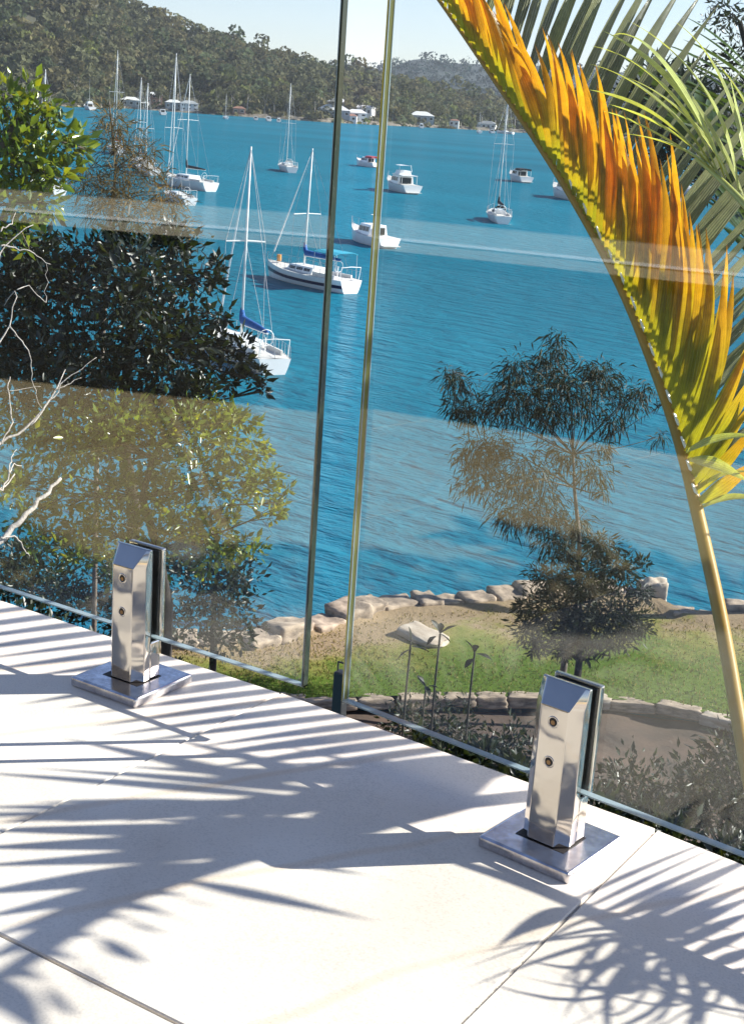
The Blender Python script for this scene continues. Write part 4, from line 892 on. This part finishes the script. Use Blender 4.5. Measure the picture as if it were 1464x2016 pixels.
# ------------------------------------------------------------------ deck
EDGE = lambda x: .080 if x < -.62 else .080-.115*max(0, x+.62)-.0
def deck():
    root = empty('deck', (-.6, -.3, 0), None, None); root['kind'] = 'structure'; root['label'] = 'sandstone paved deck in front of the glass fence'
    xs = [-.896+.478*i for i in range(-6, 8)]; ys = [-.4701-.548*k for k in range(0, 6)]
    gap = .0022
    for i in range(len(xs)-1):
        for j in range(-1, len(ys)-1):
            x0, x1 = xs[i]+gap/2, xs[i+1]-gap/2
            y0 = ys[j+1]+gap/2
            ya, yb = (EDGE(x0), EDGE(x1)) if j < 0 else (ys[j]-gap/2,)*2
            dz = rng.normal()*.0006; t = .03
            mb = MB(); mb.add([(x0, y0, dz-t), (x1, y0, dz-t), (x1, yb, dz-t), (x0, ya, dz-t), (x0, y0, dz), (x1, y0, dz), (x1, yb, dz), (x0, ya, dz)], [(3, 2, 1, 0), (4, 5, 6, 7), (0, 1, 5, 4), (1, 2, 6, 5), (2, 3, 7, 6), (3, 0, 4, 7)])
            warm = x1 < -1.37 or j >= 1 or (j == 0 and x0 < -.9)
            bevel(mb.build('paver', M['tile_warm' if warm else 'tile'], root), .0012, 1)
    mb = MB(); x0, x1 = xs[0], xs[-1]; pts = [(x0, ys[-1]), (x1, ys[-1]), (x1, EDGE(x1)-.012), (-.62, EDGE(-.62)-.012), (x0, EDGE(x0)-.012)]
    n = len(pts); mb.add([(p[0], p[1], -.22) for p in pts]+[(p[0], p[1], -.0022) for p in pts], [tuple(range(n))[::-1], tuple(range(n, 2*n))]+[(k, (k+1) % n, n+(k+1) % n, n+k) for k in range(n)])
    mb.build('slab', M['grout'], root)
deck()
# house wall behind the camera, seen only mirrored in the glass and steel
def house_wall():
    A = np.array([-1.082, -1.69, 0]); d = nrm(np.array([1.40, -.568, 0])); nn = np.array([-d[1], d[0], 0]); nn = nn if nn[1] > 0 else -nn
    root = empty('house_wall', A, 'low dark parapet wall behind the deck with a cream rail and a white glare strip, mirrored in the glass', 'wall', rz=math.atan2(d[1], d[0]))
    for k in range(-1, 3):
        mb = MB(); mb.box((k*1.05, -.06, .5), (1.047, .10, 1.0)); mb.build('wall_panel', M['wall_dark'], root, world=False)
    for (z0, z1, y, m) in ((.368, .436, .02, M['rail']), (.392, .398, .043, M['gel'])):  # thin white strip added as the glare line on the cream rail
        mb = MB(); mb.box((.5, y, (z0+z1)/2), (4.4, .04 if m is M['rail'] else .006, z1-z0)); mb.build('rail', m, root, world=False)
house_wall()

# ------------------------------------------------------------------ glass fence
def panel(x0, y0, ang, u0_, u1_, zb, zt, end, edgem, label):
    root = empty('glass_panel', (x0, y0, zb), label, 'glass panel', 'frameless glass fence panels', rz=ang)
    t = .0042; L = zt-zb
    mb = MB(); mb.add([(u0_, -t, 0), (u1_, -t, 0), (u1_, -t, L), (u0_, -t, L)], [(0, 1, 2, 3)]); mb.add([(u0_, t, 0), (u1_, t, 0), (u1_, t, L), (u0_, t, L)], [(3, 2, 1, 0)])
    mb.build('pane', M['glass'], root, world=False, fix=False)
    def strip(name, m, a, b, c, d):
        e = MB(); e.add([a, b, c, d], [(0, 1, 2, 3)]); e.build(name, m, root, world=False, fix=False)
    ue = u1_ if end > 0 else u0_; uf = u0_ if end > 0 else u1_; s = 1 if end > 0 else -1; a = .0014
    # polished arrised end: flat face and two narrow chamfers
    e = MB(); e.box((ue-s*.0010, 0, L/2), (.0020, 2*t-.0004, L)); e.build('side_edge', edgem, root, world=False)
    e = MB()
    for sg in (-1, 1): e.box((ue-s*.0026, sg*(t-.0004), L/2), (.0010, .0008, L))
    e.build('arris', M['edge_low'], root, world=False)
    e = MB(); e.box(((u0_+u1_)/2, 0, .0008), (u1_-u0_, 2*t-.0004, .0016)); e.build('bottom_edge', M['edge_low'], root, world=False)
    e = MB(); e.box(((u0_+u1_)/2, 0, L-.0008), (u1_-u0_, 2*t-.0004, .0016)); e.build('top_edge', M['edge_low'], root, world=False)
    return root
T2 = -.0991; XA, XB = -.8033, -.752; ZB = .0622
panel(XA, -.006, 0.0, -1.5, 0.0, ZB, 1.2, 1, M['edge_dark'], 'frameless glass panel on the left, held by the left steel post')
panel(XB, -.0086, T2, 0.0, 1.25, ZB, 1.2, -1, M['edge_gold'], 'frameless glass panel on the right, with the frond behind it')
def spigot(x, y, ang, label):
    root = empty('spigot', (x, y, 0), label, 'post', 'steel spigots clamping the glass', rz=ang)
    mb = MB(); mb.box((0, 0, .006), (.1, .1, .012)); pl = mb.build('base_plate', M['plate'], root, world=False); bevel(pl, .003, 3)
    mb = MB(); mb.add([(sx*.0268, sy, .0123) for sx in (-1,) for sy in (-.0214, .0208)]+[(.0268, .0208, .0123), (.0268, -.0214, .0123)], [(0, 1, 2, 3)]); mb.build('slot_shade', M['hole_shade'], pl, world=False)
    def sect(z, f=0.0, ycut=None):
        yb = .0015
        fy = -.020+f
        k = min(1, f/.016)
        return [(-.0145-.0105*k*.55, fy, z), (.0145+.0105*k*.55, fy, z), (.0255, max(-.009, fy+.001), z), (.0255, yb, z), (-.0255, yb, z), (-.0255, max(-.009, fy+.001), z)]
    mb = MB(); mb.loft([sect(.0125), sect(.150), sect(.1705, .0165)]); fr = mb.build('front_block', M['steel'], root, world=False); bevel(fr, .0011, 3)
    w = fr.modifiers.new('wn', 'WEIGHTED_NORMAL'); 
    fr.data.polygons.foreach_set('use_smooth', [True]*len(fr.data.polygons))
    # solid foot behind the front block and the rear clamp
    mb = MB(); mb.box((0, .0105, .0355), (.050, .0178, .046)); ft = mb.build('foot', M['steel'], root, world=False); bevel(ft, .002, 2)
    mb = MB(); mb.box((0, .0035, .112), (.0470, .0038, .106)); mb.box((0, .0166, .112), (.0470, .0020, .106)); bevel(mb.build('gasket', M['gasket'], root, world=False), .001, 1)
    mb = MB(); mb.box((0, .0212, .1115), (.0515, .0070, .113)); bevel(mb.build('rear_clamp', M['steel'], root, world=False), .0018, 2)
    for z in (.136, .096):
        mb = MB(); n = 20
        ri, ro = .0043, .0060
        vs = []
        for (rr, yy) in ((ro, -.0199), (ro-.0005, -.0206), (ri, -.0206), (ri-.0003, -.0201)):
            vs.append([(rr*cos(2*pi*k/n), yy, z+rr*sin(2*pi*k/n)) for k in range(n)])
        mb.loft(vs, False, False); sc = mb.build('screw', M['steel'], root, world=False, smooth=True)
        mb = MB(); mb.add([(.0042*cos(2*pi*k/n), -.0202, z+.0042*sin(2*pi*k/n)) for k in range(n)], [tuple(range(n))]); mb.build('hole_shade', M['hole_shade'], sc, world=False)
        mb = MB(); mb.tube([(0, -.02025, z-.0005), (0, -.0206, z-.0005)], .0024, 6); mb.build('screw_head', M['brass'], sc, world=False)
spigot(-1.0407, -.0165, 0.0, 'polished steel glass clamp on the left, nearly all in leaf shade')
c2 = (XB+.2696*cos(T2)+.0155*sin(T2), -.0026+.2696*sin(T2)-.0155*cos(T2))
spigot(c2[0], c2[1], T2, 'polished steel glass clamp on the right, larger and sunlit')

# ------------------------------------------------------------------ palm beyond the fence
palm_base = np.array([1.15, 2.2, -3.6])
palm = empty('golden_cane_palm', palm_base, 'golden palm with yellow-orange frond arching behind the right panel', 'palm tree')
def bez(pts, n): return resample(smooth_poly(pts), n)
def smooth_poly(P, it=3):
    P = [np.asarray(p, float) for p in P]
    for _ in range(it):
        Q = [P[0]]
        for a, b in zip(P[:-1], P[1:]): Q += [a*.75+b*.25, a*.25+b*.75]
        P = Q+[P[-1]]
    return np.array(P)
mb = MB()
for k, (dx, dy, hh) in enumerate(((0, 0, 3.2), (.35, .25, 3.5), (-.1, .5, 3.3), (.6, -.2, 3.0))):
    a = palm_base+np.array([dx*.5, dy*.5, 0]); b = palm_base+np.array([dx, dy, hh]); mb.tube([a, (a+b)/2+np.array([.03, 0, 0]), b], [.05, .042, .03], 8)
mb.build('cane', M['rachis'], palm, smooth=True)
def col_gold(k):
    o = rng.random(); low = .34*max(0, 1-k/32.0)
    def f(t):
        g = np.array([.60, 1.05, .9]); y = np.array([1.0, 1.0, 1.0]); b = np.array([1.05, .72, .6])
        m_ = np.clip((t-.05-low)/.5+.5*(o-.5), 0, 1)[:, None]; e = np.clip((t-.9)/.1, 0, 1)[:, None]
        c = g*(1-m_)+y*m_; c = c*(1-.35*o*m_)+b*.35*o*m_
        return c*(1-e)+np.array([.35, .25, .4])*e
    return f
def main_frond():
    rp = [(1560, 1900, 2.50), (1500, 1650, 2.55), (1464, 1480, 2.6), (1422, 1230, 2.68), (1382, 1050, 2.75), (1342, 880, 2.82), (1300, 755, 2.88), (1240, 600, 2.95), (1190, 500, 3.02), (1148, 425, 3.07), (1100, 345, 3.13), (1050, 268, 3.19), (1000, 195, 3.25), (955, 130, 3.32), (900, 50, 3.40), (850, -20, 3.48), (800, -90, 3.55)]
    P = [at(*q) for q in rp]
    full = [palm_base+np.array([.0, 0, 2.6]), (palm_base+np.array([0, 0, 2.6]))*.5+P[0]*.5+np.array([0, 0, .12])]+P
    full = smooth_poly(full, 2); n = len(full)
    mb = MB(); mb.tube(full, list(np.interp(np.linspace(0, 1, n), [0, .3, .5, .8, 1], [.016, .0135, .0105, .006, .003])), 8)
    rc = mb.build('frond', M['rachis'], palm, smooth=True); rc['label'] = 'large yellow-orange frond with a ridged golden stem'
    xs = np.array([q[0] for q in rp]); ys = np.array([q[1] for q in rp]); ds = np.array([q[2] for q in rp])
    def rpt(y): return np.interp(y, ys[::-1], xs[::-1]), y, np.interp(y, ys[::-1], ds[::-1])
    # near row: hangs on the viewer's side
    N = 84
    for i in range(N):
        u = i/(N-1); y = 990-1060*u**.92; x, y, d = rpt(y)
        yt = [-70, 100, 200, 260, 295, 320, 370, 420, 480, 560, 650, 690, 760, 790, 840, 870, 900, 935, 965, 990]
        tx = [790, 885, 945, 965, 985, 1040, 1095, 1140, 1180, 1218, 1272, 1290, 1330, 1352, 1385, 1420, 1470, 1505, 1510, 1490]
        ty = [-240, -110, -40, 40, 72, 78, 98, 122, 180, 235, 255, 285, 370, 400, 465, 500, 585, 690, 820, 915]
        ex = np.interp(y, yt, tx)+rng.normal()*11; ey = np.interp(y, yt, ty)+rng.normal()*24
        L = math.hypot(ex-x, ey-y); bx_, by_ = (ey-y)/L, -(ex-x)/L
        k_ = .13*L*(1 if y < 900 else .4)
        A = at(x+4, y, d-.008); E = at(ex, ey, d-.05-.05*rng.random()+L/2810*.30); C = at((x+ex)/2-bx_*k_, (y+ey)/2-by_*k_, d-.04)
        side = rt*.75-fw*.35
        leaflet_obj('leaflet', A, E, .0270*(.8+.4*rng.random()), M['palm_gold'], rc, tint=col_gold(i), up=nrm(-fw*(.75+.3*rng.random())-SUN*(.6+.3*rng.random())), ctrl=C, n=10, wide=.35, fold=.25)
    # far row: stands up behind, grey-green with a strong shine
    N = 44
    for i in range(N):
        u = i/(N-1); y = 960-1030*u; x, y, d = rpt(y)
        a = np.interp(u, [0, .15, .35, .6, .85, 1], [38, 44, 52, 64, 72, 80])+rng.normal()*2
        L = np.interp(u, [0, .1, .3, .6, .85, 1], [150, 330, 480, 470, 380, 260])*(.92+.16*rng.random())
        ex, ey = x+L*cos(R(a)), y-L*sin(R(a))
        A = at(x+6, y, d+.01); E = at(ex, ey, d+.32*L/450); C = at(x+L*.5*cos(R(a+6)), y-L*.5*sin(R(a+6)), d+.10*L/450)
        g = .75+.5*rng.random()
        leaflet_obj('leaflet', A, E, .030, M['palm_grey'], rc, tint=np.array([g, g, g]), up=nrm(np.cross(E-A, fw))*-.55-fw*.8, ctrl=C, n=9, wide=.4, fold=.3)
    for (bx, by, tx, ty) in ((1352, 905, 1475, 950), (1372, 965, 1480, 930), (1380, 1000, 1500, 985), (1350, 890, 1490, 860)):
        leaflet_obj('leaflet', at(bx, by, 2.80), at(tx, ty, 2.6), .026, M['palm_lime'], rc, ctrl=at((bx+tx)/2, (by+ty)/2-22, 2.7), up=-fw+.4*up)
    # sun glints along the stem, made as white painted dashes
    sb = MB()
    for k in range(14):
        y = 985-46*k; x, y, d = rpt(y); a_ = at(x+9, y, d-.006); b_ = at(x-5, y-34, d-.006); sb.tube([a_, (a_+b_)/2, b_], [.0022, .0036, .0020], 5)
    ob = sb.build('stem_glint', mat('white_stem_glint', (.75, .72, .62), .35, var=.1), rc)
main_frond()
def arch_frond():
    rp = [(1640, 640, 2.2), (1560, 510, 2.3), (1500, 440, 2.38), (1450, 385, 2.45), (1400, 335, 2.52), (1370, 312, 2.56)]
    P = smooth_poly([palm_base+np.array([.3, .1, 2.9]), at(1700, 900, 2.2)]+[at(*q) for q in rp], 2); n = len(P)
    mb = MB(); mb.tube(P, list(np.linspace(.012, .003, n)), 7); rc = mb.build('frond', M['palm_stem'], palm, smooth=True); rc['label'] = 'pale lime frond with thin arching leaflets'
    L = [((1425, 352), (1332, 174), (1187, 60)), ((1432, 352), (1300, 118), (1200, 72)), ((1452, 378), (1385, 175), (1235, 39)), ((1475, 385), (1420, 160), (1322, 39)), ((1405, 335), (1290, 195), (1160, 125)), ((1412, 340), (1300, 165), (1160, 89)),
         ((1395, 330), (1290, 228), (1160, 176)), ((1385, 322), (1270, 252), (1185, 218)), ((1500, 300), (1463, 199), (1405, 118)), ((1480, 400), (1452, 240), (1436, 150)), ((1465, 395), (1395, 250), (1310, 120)), ((1440, 365), (1350, 230), (1230, 150)), ((1418, 345), (1320, 260), (1200, 205)),
         ((1490, 420), (1480, 300), (1470, 180)), ((1400, 332), (1320, 285), (1225, 262))]
    L = [(b, tuple(2*np.array(c)-(np.array(b)+np.array(e))/2), e) for b, c, e in L]
    for (b, c, e) in L:
        leaflet_obj('leaflet', at(*b, 2.5), at(*e, 2.75), .019, M['palm_lime'], rc, ctrl=at(*c, 2.55), tint=.8+.5*rng.random(), up=np.array([.5, .4, 1.0])-fw*.4, n=16, wide=.3)
M['palm_stem'] = mat('lime_palm_stem', (.42, .44, .10), .35, scale=12)
arch_frond()
def frond3d(pts, nleaf, length, ang, w, m, droop=.25, label=None, sides=(-1, 1), stemm=None, r_=.010, u0=.22, parent=None):
    """a free frond along a 3-D curve with joined leaflets (beyond the frame or far behind)"""
    P = resample(smooth_poly(pts), 60); mb = MB(); mb.tube(P, list(np.linspace(r_, .003, 60)), 6); rc = mb.build('frond', stemm or M['rachis'], parent or palm, smooth=True)
    if label: rc['label'] = label
    Vs, Fs, k = [], [], 0
    for i in range(nleaf):
        u = u0+(.99-u0)*i/(nleaf-1); j = min(58, int(u*59)); p = P[j]; t = nrm(P[j+1]-P[j]); s = nrm(np.cross(t, [0, 0, 1])); 
        for sg in sides:
            L = length*(sin(min(1, ((u-u0)/(1-u0)*.8+.15)*1.1)*pi*.62+.5))*(.9+.2*rng.random()); a_ = ang+rng.normal()*.08
            d = nrm(t*cos(a_)+s*sg*sin(a_)+np.array([0, 0, .12])); e = p+d*L-np.array([0, 0, droop*L*L*1.4])
            V, Fq = leaflet_geo(p, e, w, .02, .3, 6, ctrl=p+d*L*.55+np.array([0, 0, .01])); Vs.append(V); Fs.append(Fq+k); k += len(V)
    np_mesh('leaflets', np.concatenate(Vs), np.concatenate(Fs), m, rc, np.ones((k, 3)), ncorner=4)
# darker fronds behind, upper right of the frame
frond3d([at(1700, 900, 4.6), at(1560, 600, 4.4), at(1440, 380, 4.3), at(1330, 200, 4.4)], 26, .42, .9, .034, M['palm_green'], .2, 'dark green frond behind the lime leaflets', stemm=M['palm_stem'])
frond3d([at(1800, 700, 4.2), at(1640, 480, 4.2), at(1520, 330, 4.3), at(1470, 120, 4.5)], 24, .40, 1.0, .034, M['palm_green'], .2, stemm=M['palm_stem'])

# fronds beyond the frame to the right whose shade falls on the deck
def lift(x, y, h):
    g = onz(x, y, 0); return g+SUN*(h/SUN[2])
def shade_frond(rach, h0, h1, leaves, rr=.009):
    n = len(rach); hs = np.linspace(h0, h1, n)
    P = [lift(x, y, h) for (x, y), h in zip(rach, hs)]
    start = palm_base+np.array([.2, 0, 2.9])
    P = smooth_poly([start, start*.45+P[0]*.55+np.array([0, 0, .2])]+P, 2)
    mb = MB(); mb.tube(P, list(np.linspace(rr*1.3, rr*.4, len(P))), 6); rc = mb.build('frond', M['rachis'], palm, smooth=True)
    Vs, Fs, k = [], [], 0
    rx = np.array(rach, float)
    for lf in leaves:
        pts = lf[:-1]; w = lf[-1]
        j = int(np.argmin(np.hypot(rx[:, 0]-pts[0][0], rx[:, 1]-pts[0][1]))); h = hs[j]
        a = lift(*pts[0], h); e = lift(*pts[-1], h-.06)
        c = lift((pts[0][0]+pts[-1][0])/2, (pts[0][1]+pts[-1][1])/2-4, h+.02) if len(pts) == 2 else lift(*pts[1], h)
        V, Fq = leaflet_geo(a, e, w, 0, .3, 8, ctrl=c, fold=.12); Vs.append(V); Fs.append(Fq+k); k += len(V)
    np_mesh('leaflets', np.concatenate(Vs), np.concatenate(Fs), M['palm_gold'], rc, np.ones((k, 3))*.8, ncorner=4)
W_ = .034
# S1: lower left frond
S1 = [(1000, 1560), (760, 1622), (600, 1655), (480, 1688), (350, 1730), (230, 1775), (150, 1820), (60, 1888), (-60, 1960)]
L1 = [((480, 1690), (640, 1705), (800, 1745), .014), ((355, 1735), (540, 1770), (740, 1818), .016), ((300, 1757), (360, 1768), (430, 1792), .018), ((240, 1780), (315, 1798), (390, 1830), .02), ((190, 1800), (255, 1815), (325, 1842), .022), ((140, 1832), (210, 1858), (285, 1900), .024), ((90, 1868), (150, 1900), (205, 1950), .026), ((40, 1905), (90, 1945), (150, 2005), .03), ((0, 1930), (50, 1985), (90, 2060), .04), ((-30, 1945), (20, 1990), (60, 2030), .04),
      ((680, 1640), (-90, 1637), .03), ((610, 1655), (-90, 1673), .034), ((520, 1678), (-90, 1710), .03), ((430, 1705), (-80, 1766), .034), ((340, 1735), (-80, 1818), .034), ((260, 1765), (-80, 1865), .032), ((180, 1803), (-60, 1905), .03), ((720, 1630), (300, 1618), .03)]
shade_frond(S1, .52, .80, L1, .012)
S2 = [(1120, 1490), (900, 1535), (700, 1565), (480, 1585), (250, 1597), (60, 1603), (-80, 1606)]
L2 = [((1000, 1512), (520, 1506), .026), ((930, 1528), (440, 1516), .022), ((860, 1542), (330, 1512), .022), ((790, 1552), (230, 1510), .02), ((700, 1565), (60, 1512), .022), ((600, 1574), (-60, 1520), .018), ((480, 1585), (60, 1580), .018), ((330, 1594), (-70, 1590), .02), ((640, 1570), (120, 1452), .022), ((740, 1560), (330, 1455), .02), ((860, 1542), (470, 1452), .02)]
L2 += [((b, yb), (b-400, yb+dy), .034) for b, yb, dy in ((1000, 1512, 96), (920, 1530, 84), (840, 1546, 72), (750, 1557, 62), (640, 1570, 50), (520, 1581, 40), (400, 1590, 30))]
L2 += [((b, yb), (b-260, yb+dy), W_*1.2) for b, yb, dy in ((980, 1518, 130), (900, 1535, 120), (820, 1548, 100), (1040, 1505, 60), (880, 1540, 40), (760, 1556, 30))]
shade_frond(S2, .60, .82, L2, .010)
S3 = [(1080, 1530), (1000, 1500), (880, 1452), (740, 1397), (600, 1342), (460, 1287), (330, 1235), (200, 1184), (120, 1152)]
L3 = []
for i in range(21):
    u = i/20; bx = 1010-860*u; by = 1504-341*u; ln = 420+90*rng.random()
    L3.append(((bx, by), (bx-ln*.5, by+ln*.5*.11), (bx-ln, by+ln*.13+rng.normal()*3), .019+.006*rng.random()))
    if i % 3 == 0: L3.append(((bx, by), (bx+210, by-26), .016))
shade_frond(S3, .56, .82, L3, .008)
S4 = [(1640, 2050), (1480, 1962), (1300, 1862), (1157, 1792), (1020, 1738), (900, 1700)]
L4 = [((1157, 1792), (1040, 1806), (968, 1874), .026), ((1120, 1778), (1250, 1712), (1440, 1640), .008), ((1150, 1790), (1290, 1722), (1490, 1632), .010), ((1180, 1800), (1330, 1735), (1510, 1650), .014), ((1205, 1812), (1340, 1755), (1520, 1672), .016), ((1230, 1825), (1360, 1770), (1520, 1696), .017), ((1260, 1840), (1380, 1785), (1525, 1722), .017), ((1290, 1855), (1390, 1800), (1530, 1748), .017), ((1320, 1872), (1420, 1815), (1540, 1776), .016), ((1350, 1890), (1440, 1845), (1550, 1806), .015), ((1385, 1908), (1470, 1875), (1560, 1836), .015), ((1420, 1925), (1490, 1900), (1570, 1866), .014),
      ((1220, 1820), (1330, 1805), (1460, 1835), .022), ((1240, 1830), (1350, 1835), (1470, 1872), .022), ((1250, 1838), (1300, 1820), (1390, 1850), .03), ((1270, 1845), (1310, 1860), (1360, 1900), .03)]
g4 = random.Random(5)
for k in range(32):
    b_ = g4.choice([(1230, 1828), (1255, 1842), (1280, 1852), (1305, 1865), (1330, 1878)]); t_ = g4.uniform(30, 215); r1 = g4.uniform(110, 260); r2 = g4.uniform(170, 400); sw = g4.choice([-1, 1])*g4.uniform(35, 85)
    c_ = (b_[0]+r1*cos(R(t_-sw)), b_[1]+.72*r1*sin(R(t_-sw))+40); e_ = (b_[0]+r2*cos(R(t_+sw*.6)), b_[1]+.72*r2*abs(sin(R(t_+sw*.6)))+10)
    L4.append((b_, c_, e_, g4.uniform(.005, .010)))
shade_frond(S4, .36, .36, L4, .011)
# S5: a frond further out that shades the orange frond
q = [at(1060, 225, 3.15), at(1100, 290, 3.1), at(1150, 370, 3.05), at(1205, 440, 3.0), at(1255, 540, 2.95), at(1290, 640, 2.9), at(1340, 780, 2.85)]
frond3d([np.array([.4, 2.6, -1.2])]+[p+SUN*.6 for p in reversed(q)], 20, .20, .7, .030, M['palm_green'], .1, u0=.45, r_=.008)
q = [at(1330, 640, 2.9), at(1390, 720, 2.85), at(1450, 800, 2.8)]
frond3d([np.array([.5, 2.5, -1.0])]+[p+SUN*.65 for p in reversed(q)], 10, .16, .7, .026, M['palm_green'], .1, u0=.6, r_=.007)
# S6: fronds of an added, unseen palm that shade the paving mirrored in the glass
TC = np.array([-.2, -1.5, 0])+SUN*(3.0/SUN[2])
tall = empty('shade_palm', (TC[0], TC[1], -3.4), 'unseen taller palm added right of the deck to shade the mirrored paving', 'palm tree')
mb = MB(); mb.tube([np.array([TC[0], TC[1], -3.4]), np.array([TC[0]+.05, TC[1], -.2]), TC], [.07, .06, .05], 8); mb.build('cane', M['rachis'], tall, smooth=True)
def shade_high(pts, h, n, length, w):
    P = [np.array([x, y, 0])+SUN*(h/SUN[2]) for x, y in pts]; Q = P[0]+SUN*.5
    L1 = sum(math.dist(a, b) for a, b in zip(pts[:-1], pts[1:])); u0 = 1-L1*.97/(L1+np.linalg.norm(Q-TC)+.5)
    frond3d([TC, Q, P[0]]+P[1:], n, length, .8, w, M['palm_gold'], .05, u0=u0, r_=.005, parent=tall)
shade_high([(-1.45, .10), (-1.7, .02), (-2.1, -.08)], 1.65, 34, .24, .05)
shade_high([(-1.24, -.10), (-1.50, -.20), (-2.0, -.34)], 1.60, 40, .20, .05)
shade_high([(-.30, -.66), (-.60, -.82), (-.95, -.84), (-1.25, -.74)], 1.15, 44, .18, .05)
shade_high([(-.66, -.74), (-.95, -.62), (-1.3, -.42)], 1.25, 40, .13, .05)
shade_high([(-.76, -.62), (-.90, -.50), (-1.08, -.40), (-1.4, -.24)], 1.35, 44, .11, .05)
frond3d([palm_base+np.array([.3, .1, 3.0])]+[np.array([x, y, 0])+SUN*(1.2/SUN[2]) for x, y in ((.35, .25), (.05, .0), (-.10, -.12))], 20, .30, .8, .034, M['palm_gold'], .05, u0=.7)
